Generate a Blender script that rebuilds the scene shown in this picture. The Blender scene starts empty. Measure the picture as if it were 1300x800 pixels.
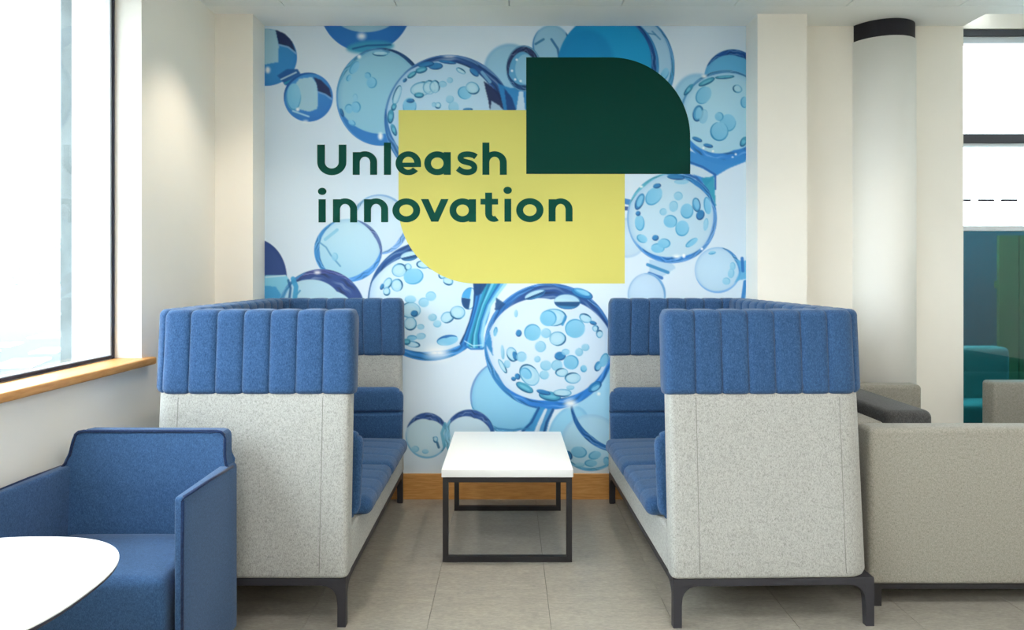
import bpy, bmesh, math, random
import numpy as np
from mathutils import Vector, Matrix

random.seed(7)
S = bpy.context.scene
C = S.collection
PI = math.pi
R = math.radians

# ------------------------------------------------------------------ camera
cam_d = bpy.data.cameras.new('camera')
cam_d.sensor_width = 36.0
cam_d.lens = 36.0 * 900.0 / 1300.0
cam_d.shift_x = 5.0 / 1300.0
cam_d.shift_y = -53.0 / 1300.0
cam_d.clip_start = 0.05
cam_d.clip_end = 400
cam = bpy.data.objects.new('camera', cam_d)
cam.location = (0, 0, 1.3)
cam.rotation_euler = (PI / 2, 0, 0)
C.objects.link(cam)
S.camera = cam

# ------------------------------------------------------------------ world: white overcast, misty sky
SKY_STRENGTH = 7.0
world = bpy.data.worlds.new('overcast_sky')
S.world = world
world.use_nodes = True
bgn = world.node_tree.nodes['Background']
bgn.inputs[0].default_value = (0.90, 0.96, 1.0, 1)
bgn.inputs[1].default_value = SKY_STRENGTH

PANEL_EMIT = 13.0          # ceiling light panels
DOWN_W = 16.0             # recessed downlights (watts)

S.view_settings.view_transform = 'Standard'
S.view_settings.look = 'None'
S.view_settings.gamma = 1.0
S.view_settings.use_curve_mapping = False
S.view_settings.exposure = 0.56
S.cycles.use_denoising = True
S.cycles.max_bounces = 10
S.cycles.diffuse_bounces = 6
S.cycles.glossy_bounces = 4
S.cycles.transmission_bounces = 6
S.cycles.transparent_max_bounces = 12
S.cycles.volume_bounces = 4
S.cycles.caustics_reflective = False
S.cycles.caustics_refractive = False
S.cycles.sample_clamp_indirect = 6.0


# ------------------------------------------------------------------ colour + materials
def lin(c):
    c = c / 255.0
    return c / 12.92 if c <= 0.04045 else ((c + 0.055) / 1.055) ** 2.4


def rgb(r, g, b):
    return (lin(r), lin(g), lin(b), 1.0)


def base_mat(name):
    m = bpy.data.materials.new(name)
    m.use_nodes = True
    nt = m.node_tree
    return m, nt, nt.nodes['Principled BSDF']


def coords(nt, scale=(1, 1, 1), rot=(0, 0, 0)):
    tc = nt.nodes.new('ShaderNodeTexCoord')
    mp = nt.nodes.new('ShaderNodeMapping')
    mp.inputs['Scale'].default_value = scale
    mp.inputs['Rotation'].default_value = rot
    nt.links.new(tc.outputs['Object'], mp.inputs['Vector'])
    return mp.outputs['Vector']


def noise(nt, vec, scale, detail=2.0, rough=0.5):
    n = nt.nodes.new('ShaderNodeTexNoise')
    n.inputs['Scale'].default_value = scale
    n.inputs['Detail'].default_value = detail
    n.inputs['Roughness'].default_value = rough
    nt.links.new(vec, n.inputs['Vector'])
    return n.outputs['Fac']


def ramp(nt, fac, stops):
    r = nt.nodes.new('ShaderNodeValToRGB')
    e = r.color_ramp.elements
    while len(e) < len(stops):
        e.new(0.5)
    for k, (p, c) in enumerate(stops):
        e[k].position = p
        e[k].color = c
    nt.links.new(fac, r.inputs['Fac'])
    return r.outputs['Color']


def mixc(nt, a, b, fac, mode='MIX'):
    m = nt.nodes.new('ShaderNodeMix')
    m.data_type = 'RGBA'
    m.blend_type = mode
    if isinstance(fac, float):
        m.inputs[0].default_value = fac
    else:
        nt.links.new(fac, m.inputs[0])
    for k, v in ((6, a), (7, b)):
        if isinstance(v, tuple):
            m.inputs[k].default_value = v
        else:
            nt.links.new(v, m.inputs[k])
    return m.outputs[2]


def bump(nt, p, height, strength, dist):
    b = nt.nodes.new('ShaderNodeBump')
    b.inputs['Strength'].default_value = strength
    b.inputs['Distance'].default_value = dist
    nt.links.new(height, b.inputs['Height'])
    nt.links.new(b.outputs['Normal'], p.inputs['Normal'])


def plain(name, col, rough=0.5, metal=0.0, vary=0.0, spec=0.5):
    m, nt, p = base_mat(name)
    p.inputs['Roughness'].default_value = rough
    p.inputs['Metallic'].default_value = metal
    p.inputs['Specular IOR Level'].default_value = spec
    v = coords(nt)
    f = noise(nt, v, 6.0, 3)
    d = tuple(x * (1 - vary) for x in col[:3]) + (1,)
    nt.links.new(ramp(nt, f, [(0.3, d), (0.7, col)]), p.inputs['Base Color'])
    return m


def fabric(name, dark, mid, light, fine=330.0, sheen=0.15):
    m, nt, p = base_mat(name)
    p.inputs['Roughness'].default_value = 0.95
    p.inputs['Specular IOR Level'].default_value = 0.12
    p.inputs['Sheen Weight'].default_value = sheen
    v = coords(nt)
    vx = coords(nt, (1.0, 1.0, 0.45))
    f1 = noise(nt, vx, fine, 2, 0.6)
    f2 = noise(nt, v, 95.0, 3, 0.6)
    a = ramp(nt, f1, [(0.32, dark), (0.5, mid), (0.68, light)])
    b = ramp(nt, f2, [(0.3, dark), (0.52, mid), (0.75, light)])
    nt.links.new(mixc(nt, a, b, 0.35), p.inputs['Base Color'])
    bump(nt, p, f1, 0.35, 0.002)
    return m


M = {}
M['wall'] = plain('wall_paint', rgb(243, 240, 232), 0.75, vary=0.015, spec=0.25)
M['ceil'] = plain('ceiling_paint', rgb(240, 243, 241), 0.85, vary=0.01, spec=0.2)
M['ceil_tile'] = plain('ceiling_tile_metal', rgb(234, 239, 237), 0.7, vary=0.02, spec=0.3)
M['joint'] = plain('joint_dark', rgb(110, 112, 108), 0.9)
M['column'] = plain('column_paint', rgb(240, 240, 236), 0.6, vary=0.01, spec=0.3)
M['cap'] = plain('cap_black', rgb(38, 38, 46), 0.6, spec=0.3)
M['black'] = plain('black_powder_coat', rgb(34, 33, 36), 0.5, spec=0.4)
M['rail'] = plain('charcoal_powder_coat', rgb(48, 48, 54), 0.5, spec=0.4)
M['white_top'] = plain('white_laminate', rgb(238, 240, 240), 0.38, spec=0.4)
M['edge_dark'] = plain('dark_table_edge', rgb(40, 42, 62), 0.5)
M['frame_lt'] = plain('aluminium_frame', rgb(205, 214, 222), 0.45, 0.2)
M['frame_dk'] = plain('dark_window_frame', rgb(62, 66, 76), 0.5)
M['gasket'] = plain('gasket', rgb(38, 40, 58), 0.7)
M['blue'] = fabric('blue_wool', rgb(36, 62, 98), rgb(48, 80, 120), rgb(68, 102, 142))
M['blue_chair'] = fabric('blue_weave', rgb(40, 68, 104), rgb(54, 86, 126), rgb(72, 105, 146), 420)
M['piping'] = fabric('blue_piping', rgb(20, 36, 66), rgb(28, 46, 82), rgb(40, 60, 98))
M['grey'] = fabric('grey_wool', rgb(128, 129, 126), rgb(168, 169, 165), rgb(186, 187, 184), 380)
M['beige'] = fabric('beige_wool', rgb(116, 114, 106), rgb(150, 147, 138), rgb(168, 165, 157), 380)
M['charcoal'] = fabric('charcoal_wool', rgb(44, 44, 44), rgb(66, 66, 66), rgb(92, 92, 92), 300)
M['seam'] = plain('grey_seam', rgb(128, 128, 124), 0.95)
M['chrome'] = plain('satin_metal', rgb(190, 190, 192), 0.35, 0.9)
M['yellow'] = plain('yellow_vinyl', rgb(212, 206, 108), 0.55, spec=0.3)
M['green'] = plain('green_vinyl', rgb(0, 60, 52), 0.6, spec=0.12)
M['lettergreen'] = plain('green_lettering', rgb(0, 72, 60), 0.6, spec=0.12)


def oak(name, a, b, c, axis_scale):
    m, nt, p = base_mat(name)
    p.inputs['Roughness'].default_value = 0.45
    v = coords(nt, axis_scale)
    f = noise(nt, v, 9.0, 5, 0.6)
    nt.links.new(ramp(nt, f, [(0.28, a), (0.5, b), (0.74, c)]), p.inputs['Base Color'])
    return m


M['oak'] = oak('oak', rgb(186, 130, 66), rgb(206, 150, 84), rgb(220, 168, 104), (1.2, 8, 14))
M['oak_sill'] = oak('oak_sill', rgb(186, 130, 66), rgb(206, 150, 84), rgb(220, 168, 104), (10, 1.2, 10))


def floor_mat():
    m, nt, p = base_mat('grey_stone_vinyl')
    p.inputs['Specular IOR Level'].default_value = 0.4
    oi = nt.nodes.new('ShaderNodeObjectInfo')
    tc = nt.nodes.new('ShaderNodeTexCoord')
    off = nt.nodes.new('ShaderNodeVectorMath')
    off.operation = 'ADD'
    sc = nt.nodes.new('ShaderNodeVectorMath')
    sc.operation = 'SCALE'
    sc.inputs['Scale'].default_value = 3.0
    nt.links.new(oi.outputs['Location'], sc.inputs[0])
    nt.links.new(tc.outputs['Object'], off.inputs[0])
    nt.links.new(sc.outputs[0], off.inputs[1])
    mp = nt.nodes.new('ShaderNodeMapping')
    mp.inputs['Scale'].default_value = (1.0, 2.6, 1)
    nt.links.new(off.outputs[0], mp.inputs['Vector'])
    f1 = noise(nt, mp.outputs[0], 9.0, 6, 0.62)
    f2 = noise(nt, mp.outputs[0], 42.0, 5, 0.7)
    a = ramp(nt, f1, [(0.3, rgb(126, 122, 114)), (0.5, rgb(148, 143, 133)), (0.72, rgb(168, 163, 152))])
    b = ramp(nt, f2, [(0.28, rgb(112, 108, 101)), (0.52, rgb(148, 143, 134)), (0.72, rgb(176, 170, 159))])
    nt.links.new(mixc(nt, a, b, 0.5), p.inputs['Base Color'])
    nt.links.new(ramp(nt, f1, [(0.3, (0.36,) * 3 + (1,)), (0.7, (0.5,) * 3 + (1,))]), p.inputs['Roughness'])
    bump(nt, p, f2, 0.06, 0.002)
    return m


M['floor'] = floor_mat()
M['floor_joint'] = plain('floor_joint', rgb(84, 82, 78), 0.9)


def glass(name, tint, refl=0.04):
    """thin architectural glazing: clear/tinted transmission plus a Fresnel reflection"""
    m = bpy.data.materials.new(name)
    m.use_nodes = True
    nt = m.node_tree
    nt.nodes.clear()
    out = nt.nodes.new('ShaderNodeOutputMaterial')
    t = nt.nodes.new('ShaderNodeBsdfTransparent')
    t.inputs[0].default_value = tint
    g = nt.nodes.new('ShaderNodeBsdfGlossy')
    g.inputs['Roughness'].default_value = 0.02
    lw = nt.nodes.new('ShaderNodeLayerWeight')      # Schlick reflectance, same on both faces of the sheet
    lw.inputs['Blend'].default_value = 0.5
    pw = nt.nodes.new('ShaderNodeMath')
    pw.operation = 'POWER'
    pw.inputs[1].default_value = 5.0
    nt.links.new(lw.outputs['Facing'], pw.inputs[0])
    fr = nt.nodes.new('ShaderNodeMath')
    fr.operation = 'MULTIPLY_ADD'
    fr.inputs[1].default_value = 1.0 - refl
    fr.inputs[2].default_value = refl
    nt.links.new(pw.outputs[0], fr.inputs[0])
    mx = nt.nodes.new('ShaderNodeMixShader')
    nt.links.new(fr.outputs[0], mx.inputs[0])
    nt.links.new(t.outputs[0], mx.inputs[1])
    nt.links.new(g.outputs[0], mx.inputs[2])
    nt.links.new(mx.outputs[0], out.inputs[0])
    return m


M['glass'] = glass('clear_glass', (0.95, 0.98, 0.98, 1), 0.03)
M['glass_teal'] = glass('teal_tinted_glass', (0.13, 0.40, 0.45, 1), 0.05)


def emit(name, col, strength):
    m = bpy.data.materials.new(name)
    m.use_nodes = True
    nt = m.node_tree
    nt.nodes.clear()
    out = nt.nodes.new('ShaderNodeOutputMaterial')
    e = nt.nodes.new('ShaderNodeEmission')
    e.inputs[0].default_value = col
    e.inputs[1].default_value = strength
    nt.links.new(e.outputs[0], out.inputs[0])
    return m


M['panel_light'] = emit('light_diffuser', (1.0, 0.97, 0.93, 1), PANEL_EMIT)
M['down_light'] = emit('downlight_lens', (1.0, 0.86, 0.66, 1), 6.0)
M['lawn'] = plain('outdoor_asphalt', rgb(52, 62, 68), 0.9, vary=0.2)
M['slab'] = plain('pale_slab', rgb(225, 228, 228), 0.8, vary=0.05)
M['stone'] = plain('stone_cladding', rgb(128, 138, 140), 0.9, vary=0.35)
M['leaf'] = plain('tree_foliage', rgb(60, 84, 70), 0.9, vary=0.3)
M['bark'] = plain('tree_bark', rgb(74, 66, 58), 0.9, vary=0.2)
M['teal_wall'] = plain('teal_painted_wall', rgb(16, 108, 124), 0.7, vary=0.12)
M['brown'] = oak('brown_timber', rgb(120, 92, 48), rgb(150, 118, 66), rgb(172, 140, 84), (14, 3, 0.8))


# ------------------------------------------------------------------ mesh helpers
def link(name, me, mat, parent=None, smooth=False):
    o = bpy.data.objects.new(name, me)
    C.objects.link(o)
    if mat is not None and not me.materials:
        me.materials.append(mat)
    if parent is not None:
        o.parent = parent
    if smooth:
        me.polygons.foreach_set('use_smooth', [True] * len(me.polygons))
    return o


def from_bm(name, bm, mat, parent=None, smooth=False):
    bmesh.ops.recalc_face_normals(bm, faces=bm.faces[:])
    me = bpy.data.meshes.new(name)
    bm.to_mesh(me)
    bm.free()
    return link(name, me, mat, parent, smooth)


def bm_box(bm, x0, x1, y0, y1, z0, z1, bevel=0.0):
    g = bmesh.ops.create_cube(bm, size=1.0)
    for v in g['verts']:
        v.co = Vector(((x0 + x1) / 2 + v.co.x * (x1 - x0), (y0 + y1) / 2 + v.co.y * (y1 - y0), (z0 + z1) / 2 + v.co.z * (z1 - z0)))
    if bevel:
        vs = set(g['verts'])
        es = [e for e in bm.edges if e.verts[0] in vs and e.verts[1] in vs]
        bmesh.ops.bevel(bm, geom=es, offset=bevel, segments=2, affect='EDGES', profile=0.7)


def box(name, x0, x1, y0, y1, z0, z1, mat, parent=None, bevel=0.0):
    bm = bmesh.new()
    bm_box(bm, x0, x1, y0, y1, z0, z1, bevel)
    return from_bm(name, bm, mat, parent)


def boxes(name, lst, mat, parent=None, bevel=0.0):
    bm = bmesh.new()
    for b in lst:
        bm_box(bm, *b, bevel=bevel)
    return from_bm(name, bm, mat, parent)


def rbox_mesh(name, c, h, r, seg=4, fn=None, n=(8, 8, 8)):
    """rounded box: centre c, half sizes h, edge radius r; fn(x,y,z,u,v,w) deforms"""
    def ax(hh, k):
        rr = min(r, hh * 0.98)
        a = [-hh + rr * (1 - math.cos(PI / 2 * i / seg)) for i in range(seg)]
        inner = np.linspace(-hh + rr, hh - rr, k).tolist()
        return a + inner + [-q for q in reversed(a)]
    A = [ax(h[0], n[0]), ax(h[1], n[1]), ax(h[2], n[2])]
    vs, idx, faces = [], {}, []

    def vid(i, j, k):
        key = (i, j, k)
        if key not in idx:
            p = Vector((A[0][i], A[1][j], A[2][k]))
            q = Vector([max(-(h[t] - min(r, h[t] * .98)), min(h[t] - min(r, h[t] * .98), p[t])) for t in range(3)])
            d = p - q
            if d.length > 1e-9:
                m = max(abs(d.x), abs(d.y), abs(d.z))
                p = q + d.normalized() * min(r, min(h) * .98) * (1.0 if m > 1e-9 else 0)
            if fn:
                p = Vector(fn(p.x, p.y, p.z, p.x / h[0], p.y / h[1], p.z / h[2]))
            idx[key] = len(vs)
            vs.append((p.x + c[0], p.y + c[1], p.z + c[2]))
        return idx[key]
    N = [len(a) for a in A]
    for (a, b, cc) in ((0, 1, 2), (1, 2, 0), (2, 0, 1)):
        for side in (0, N[cc] - 1):
            for i in range(N[a] - 1):
                for j in range(N[b] - 1):
                    q = []
                    for (di, dj) in ((0, 0), (1, 0), (1, 1), (0, 1)):
                        t = [0, 0, 0]
                        t[a], t[b], t[cc] = i + di, j + dj, side
                        q.append(vid(*t))
                    faces.append(q if side else q[::-1])
    me = bpy.data.meshes.new(name)
    me.from_pydata(vs, [], faces)
    return me


def rbox(name, c, h, r, mat, parent=None, seg=4, fn=None, n=(2, 2, 2)):
    return link(name, rbox_mesh(name, c, h, r, seg, fn, n), mat, parent, True)


def tube(name, pts, rad, mat, parent=None, seg=8):
    vs, fs = [], []
    P = [Vector(p) for p in pts]
    for i, p in enumerate(P):
        t = (P[min(i + 1, len(P) - 1)] - P[max(i - 1, 0)]).normalized()
        up = Vector((0, 0, 1)) if abs(t.z) < 0.9 else Vector((0, 1, 0))
        a = t.cross(up).normalized()
        b = t.cross(a).normalized()
        for k in range(seg):
            w = 2 * PI * k / seg
            vs.append(p + a * math.cos(w) * rad + b * math.sin(w) * rad)
    for i in range(len(P) - 1):
        for k in range(seg):
            k2 = (k + 1) % seg
            fs.append((i * seg + k, i * seg + k2, (i + 1) * seg + k2, (i + 1) * seg + k))
    fs.append(tuple(range(seg))[::-1])
    fs.append(tuple((len(P) - 1) * seg + k for k in range(seg)))
    me = bpy.data.meshes.new(name)
    me.from_pydata([tuple(v) for v in vs], [], fs)
    return link(name, me, mat, parent, True)


def prism_bm(bm, poly, axis, a, b, shear=None):
    """extrude 2-D polygon; axis 'y': poly in xz, 'x': poly in yz, 'z': poly in xy"""
    def mk(p, t):
        if axis == 'y':
            return (p[0], t, p[1])
        if axis == 'x':
            return (t, p[0], p[1])
        return (p[0], p[1], t)
    v0 = [bm.verts.new(mk(p, a)) for p in poly]
    v1 = [bm.verts.new(mk(p, b)) for p in poly]
    f = [bm.faces.new(v0), bm.faces.new(v1[::-1])]
    n = len(poly)
    for i in range(n):
        f.append(bm.faces.new((v0[i], v0[(i + 1) % n], v1[(i + 1) % n], v1[i])))
    return v0, v1


def tag(o, label=None, cat=None, group=None, kind=None):
    if label:
        o['label'] = label
    if cat:
        o['category'] = cat
    if group:
        o['group'] = group
    if kind:
        o['kind'] = kind
    return o


def empty(name, loc, rz=0.0):
    o = bpy.data.objects.new(name, None)
    o.empty_display_size = 0.1
    C.objects.link(o)
    o.location = loc
    o.rotation_euler = (0, 0, rz)
    return o


def copy_tree(o, parent=None):
    c = o.copy()
    C.objects.link(c)
    c.parent = parent
    for ch in [x for x in o.children]:
        copy_tree(ch, c)
    return c


# ------------------------------------------------------------------ dimensions of the place
XL = -1.613          # left wall face
YB = 4.09            # mural wall face
YP = 3.90            # pier faces
ZC = 2.727           # ceiling
XR = 6.0
YF = -4.2
MX0, MX1 = -1.404, 1.3725
MZ0, MZ1 = 0.1455, ZC

# ------------------------------------------------------------------ floor
fl = box('floor', XL - .4, XR + .2, YF - .2, YB + .5, -0.12, -0.004, M['floor_joint'])
tag(fl, 'grey stone-effect vinyl tile floor', 'floor', kind='structure')
TW, TL = 0.455, 0.914
bm = bmesh.new()
bm_box(bm, -TW / 2 + .0008, TW / 2 - .0008, -TL / 2 + .0008, TL / 2 - .0008, -0.004, 0.0)
tile_me = bpy.data.meshes.new('floor_tile')
bm.to_mesh(tile_me)
bm.free()
x = -0.297 - 3 * TW
while x < XR:
    y = 3.2 - 8 * TL
    while y < YB + .2:
        xa, xb = x, x + TW
        ya, yb = y, y + TL
        if xb > XL and ya < YB:
            o = link('floor_tile', tile_me, M['floor'], fl)
            o.location = ((xa + xb) / 2, (ya + yb) / 2, 0)
        y += TL
    x += TW

# ------------------------------------------------------------------ walls
# left wall with window opening
WY0, WY1 = -0.9, 3.12
WZ0, WZ1 = 0.895, 2.62
XO = -1.92
wl = boxes('wall_left', [
    (XO, XL, YF - .2, WY0, 0, ZC + .2), (XO, XL, WY1, YB + .45, 0, ZC + .2),
    (XO, XL, WY0, WY1, 0, WZ0), (XO, XL, WY0, WY1, WZ1, ZC + .2)], M['wall'])
tag(wl, 'white painted wall holding the big window', 'wall', kind='structure')
boxes('stone_cladding', [
    (XO - .05, XO, YF - .2, WY0, -.2, ZC + .2), (XO - .05, XO, WY1, YB + .45, -.2, ZC + .2),
    (XO - .05, XO, WY0, WY1, -.2, WZ0 - .02), (XO - .05, XO, WY0, WY1, WZ1, ZC + .2)], M['stone'], wl)

wb = boxes('wall_back', [
    (XL, 2.627, YB, YB + .45, 0, ZC + .2),
    (2.627, XR + .2, YB + .0, YB + .12, 2.712, ZC + .25)], M['wall'])
tag(wb, 'pale painted wall behind the seating', 'wall', kind='structure')
pl = box('wall_pier_left', XL, MX0, YP, YB, 0, ZC, M['wall'])
tag(pl, 'narrow wall pier beside the mural near the window', 'wall', kind='structure')
pr = box('wall_pier_right', MX1, 1.645, YP, YB, 0, ZC, M['wall'])
tag(pr, 'white wall pier between mural and round column', 'wall', kind='structure')
wr = box('wall_right', XR, XR + .2, YF - .2, YB + .1, 0, ZC + .2, M['wall'])
tag(wr, 'white painted wall', 'wall', kind='structure')
wf = box('wall_front', XL, XR, YF - .2, YF, 0, ZC + .2, M['wall'])
tag(wf, 'white painted wall', 'wall', kind='structure')

# skirting
sk = boxes('baseboard_back', [
    (MX0, MX1, YB - .018, YB, 0, MZ0)], M['oak'], bevel=0.003)
tag(sk, 'oak skirting board under the mural', 'skirting', kind='structure')
sk2 = box('baseboard_left', XL, XL + .016, YF, YP, 0, MZ0, M['oak'], bevel=0.003)
tag(sk2, 'oak skirting board along the window wall', 'skirting', kind='structure')
sk3 = box('baseboard_right', 1.645, 1.98, YB - .016, YB, 0, MZ0, M['oak'], bevel=0.003)
tag(sk3, 'oak skirting board beside the column', 'skirting', kind='structure')

# round column, half sunk into the wall
bm = bmesh.new()
bmesh.ops.create_cone(bm, cap_ends=True, segments=72, radius1=.19, radius2=.19, depth=2.63,
                      matrix=Matrix.Translation((2.169, 4.145, 2.63 / 2)))
col = from_bm('column', bm, M['column'])
for p in col.data.polygons:
    p.use_smooth = abs(p.normal.z) < .5
tag(col, 'round white column half sunk into the wall', 'column', kind='structure')
bm = bmesh.new()
bmesh.ops.create_cone(bm, cap_ends=True, segments=72, radius1=.184, radius2=.184, depth=ZC - 2.63,
                      matrix=Matrix.Translation((2.169, 4.145, (ZC + 2.63) / 2)))
cc = from_bm('column_cap', bm, M['cap'], col)
cc['label'] = 'black band at the top of the column'

# ------------------------------------------------------------------ ceiling
YM = 3.788
ce = boxes('ceiling', [
    (XL, 2.627, YM, YB, ZC, ZC + .06),
    (2.627, XR, YM, YP, ZC, ZC + .06),
    (XL, XR, YF, YM, ZC + .03, ZC + .09),
    (2.627, XR, YP, YB + .02, ZC + .12, ZC + .16),
    (2.627, XR, YP - .02, YP, ZC + .05, ZC + .14)], M['ceil'])
tag(ce, 'white ceiling with plaster margin and square tiles', 'ceiling', kind='structure')
bm = bmesh.new()
bm_box(bm, -.2975, .2975, -.2975, .2975, 0, 0.028, bevel=0.002)
ct_me = bpy.data.meshes.new('ceiling_tile')
bm.to_mesh(ct_me)
bm.free()
LIGHTS = set()
for gx in (1, 4, 7, 10):
    for gy in (4, 7, 10):
        LIGHTS.add((gx, gy))
light_n = 0
GX0 = -1.795
for gx in range(0, 13):
    for gy in range(0, 13):
        cx = GX0 + .6 * gx + .3
        cy = YM - .6 * gy - .3
        if cx + .3 > XR or cy - .3 < YF:
            continue
        if (gx, gy) in LIGHTS:
            t = empty('ceiling_light_offscreen', (cx, cy, ZC))
            boxes('frame', [(-.295, .295, -.295, -.275, 0, .02), (-.295, .295, .275, .295, 0, .02),
                            (-.295, -.275, -.275, .275, 0, .02), (.275, .295, -.275, .275, 0, .02)], M['ceil'], t)
            box('diffuser_offscreen', -.275, .275, -.275, .275, .006, .018, M['panel_light'], t)
            tag(t, 'square white light panel set in the tiled ceiling', 'ceiling light', 'ceiling light panels')
            continue
        if gx == 0:
            # cut tile along the window wall
            box('ceiling_tile', XL, cx + .2975, cy - .2975, cy + .2975, ZC, ZC + .028, M['ceil_tile'], ce)
            continue
        o = link('ceiling_tile', ct_me, M['ceil_tile'], ce)
        o.location = (cx, cy, ZC)


def downlight(x, y, label, watts=DOWN_W, colr=(1.0, .87, .70)):
    t = empty('recessed_downlight_offscreen', (x, y, ZC))
    bm = bmesh.new()
    bmesh.ops.create_cone(bm, cap_ends=False, segments=32, radius1=.055, radius2=.045, depth=.012, matrix=Matrix.Translation((0, 0, -.002)))
    from_bm('trim_ring', bm, M['ceil'], t, True)
    bm = bmesh.new()
    bmesh.ops.create_circle(bm, cap_ends=True, segments=32, radius=.045, matrix=Matrix.Translation((0, 0, -.0015)))
    from_bm('lens_offscreen', bm, M['down_light'], t)
    ld = bpy.data.lights.new('downlight_lamp_offscreen', 'SPOT')
    ld.energy = watts
    ld.color = colr
    ld.spot_size = R(92)
    ld.spot_blend = 0.8
    ld.shadow_soft_size = 0.045
    lo = bpy.data.objects.new('downlight_lamp_offscreen', ld)
    C.objects.link(lo)
    lo.parent = t
    lo.location = (0, 0, -.02)
    tag(t, label, 'downlight', 'recessed downlights')


downlight(-1.22, 3.40, 'small recessed ceiling downlight washing the window wall', 27)
downlight(-0.45, 3.30, 'small recessed ceiling downlight above the booth sofa behind the armchair', 30)
downlight(0.55, 3.30, 'small recessed ceiling downlight above the booth sofa beside the beige sofa', 30)
downlight(1.95, 3.3, 'small recessed ceiling downlight in front of the round column', 9)

# ------------------------------------------------------------------ window_1 (left)
w1 = empty('window_1', (0, 0, 0))
tag(w1, 'large window in the left wall looking onto misty paving', 'window', kind='structure')
FX0, FX1 = -1.765, -1.735
fw = .03
boxes('window_frame', [
    (FX0, FX1, WY1 - fw, WY1, WZ0, WZ1), (FX0, FX1, WY0, WY0 + fw, WZ0, WZ1),
    (FX0, FX1, WY0 + fw, WY1 - fw, WZ0, WZ0 + .05), (FX0, FX1, WY0 + fw, WY1 - fw, WZ1 - .05, WZ1),
    (FX0, FX1, 1.05, 1.05 + fw, WZ0 + .05, WZ1 - .05)], M['frame_lt'], w1, bevel=.004)
boxes('gasket', [
    (FX1, FX1 + .006, WY1 - .018, WY1 - .004, WZ0 + .02, WZ1 - .02),
    (FX1, FX1 + .006, WY0 + .01, WY1 - .018, WZ0 + .034, WZ0 + .046)], M['gasket'], w1)
for (a, b) in ((WY0 + fw, 1.05), (1.05 + fw, WY1 - fw)):
    box('pane', -1.753, -1.747, a, b, WZ0 + .05, WZ1 - .05, M['glass'], w1)
rbox('window_sill', ((-1.735 - 1.575) / 2, (WY0 + WY1) / 2 + .0, .910), (.08, (WY1 - WY0) / 2 + .06, .0165), .008, M['oak_sill'], w1)

# ------------------------------------------------------------------ window_2 (right, back)
w2 = empty('window_2', (0, 0, 0))
tag(w2, 'tall window beside the column with clear upper and teal lower panes', 'window', kind='structure')
WX0, WX1 = 2.627, 5.6
GY = 4.13
frame = []
for z0, z1 in ((2.672, 2.712), (2.053, 2.108), (0.0, .05)):
    frame.append((WX0, WX1, GY - .03, GY + .04, z0, z1))
for xx in (4.1, WX1 - .05):
    frame.append((xx, xx + .05, GY - .03, GY + .04, .05, 2.672))
boxes('window_frame', frame, M['frame_dk'], w2, bevel=.003)
boxes('inner_frame', [
    (WX0, 4.1, GY - .02, GY + .03, 2.634, 2.672), (WX0, 4.1, GY - .02, GY + .03, 2.038, 2.053),
    (WX0, 4.1, GY - .03, GY + .03, 1.545, 1.575), (4.15, 5.55, GY - .03, GY + .03, 1.545, 1.575)], M['frame_lt'], w2, bevel=.002)
for (a, b) in ((WX0, 4.1), (4.15, 5.55)):
    box('upper_pane', a, b, GY, GY + .006, 2.108, 2.634 if a < 3 else 2.672, M['glass'], w2)
    box('middle_pane', a, b, GY, GY + .006, 1.575, 2.038 if a < 3 else 2.053, M['glass'], w2)
    box('lower_pane', a, b, GY, GY + .006, .05, 1.545, M['glass_teal'], w2)
for k in range(11):
    a = 2.60 + k * .135
    a2 = max(a, WX0 + .002)
    box('marker_strip', a2, a + .098, GY - .0008, GY - .0002, 1.718, 1.732, M['gasket'], w2)
box('window_reveal', WX1, XR, YB, GY + .04, 0, 2.712, M['wall'], w2)

# ------------------------------------------------------------------ outside
# behind the teal lower glazing: a sheltered strip with a teal wall, a timber screen, a bench
gr2 = box('outdoor_floor', 2.2, 6.4, YB + .45, 7.0, -.14, -.02, M['lawn'])
tag(gr2, 'dark paving strip outside the tall window', 'ground', kind='structure')
ow = box('outdoor_wall', 2.2, 6.4, 6.0, 6.2, -.02, 1.69, M['teal_wall'])
tag(ow, 'low teal wall outside the tall window', 'wall', kind='structure')
ts = empty('timber_screen', (0, 0, -.02))
for k in range(7):
    xa = 3.88 + k * .16
    box('board', xa, xa + .152, 5.60, 5.63, 0, 1.62, M['brown'], ts, bevel=.004)
for za in (.4, 1.2):
    box('batten', 3.88, 5.0, 5.63, 5.66, za, za + .06, M['brown'], ts)
tag(ts, 'brown timber board screen seen through the teal glass', 'screen')
bn = empty('upholstered_bench', (0, 0, -.02))
rbox('backrest', (3.33, 5.2, .385), (.30, .09, .40), .04, M['beige'], bn)
rbox('seat', (3.33, 4.98, .225), (.30, .14, .20), .04, M['beige'], bn)
tag(bn, 'pale upholstered bench seat seen through the teal glass', 'bench')

# left: misty yard with pale slabs and a tree
gl = box('ground', -120, XO - .05, -40, 120, -.35, -.15, M['lawn'])
tag(gl, 'misty grey yard outside the left window', 'ground', kind='structure')
bm = bmesh.new()
bm_box(bm, -1, 1, -1, 1, -.002, .03, bevel=.01)
slab_me = bpy.data.meshes.new('paving_slab')
bm.to_mesh(slab_me)
bm.free()
for (px, py, w) in ((28, 385, 50), (45, 403, 62), (70, 426, 56), (6, 439, 36), (82, 381, 30), (28, 462, 60), (62, 446, 40), (90, 398, 44), (110, 412, 50), (-20, 412, 50), (-40, 452, 60)):
    Yd = 900 * 1.45 / (py - 347)
    o = link('paving_slab', slab_me, M['slab'], gl)
    o.location = ((px - 645) / 900 * Yd, Yd, -.15)
    o.rotation_euler = (0, 0, R(20))
    s = w / 900 * Yd / 2 * .8
    o.scale = (s * .9, s * 2.0, 1)
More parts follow.
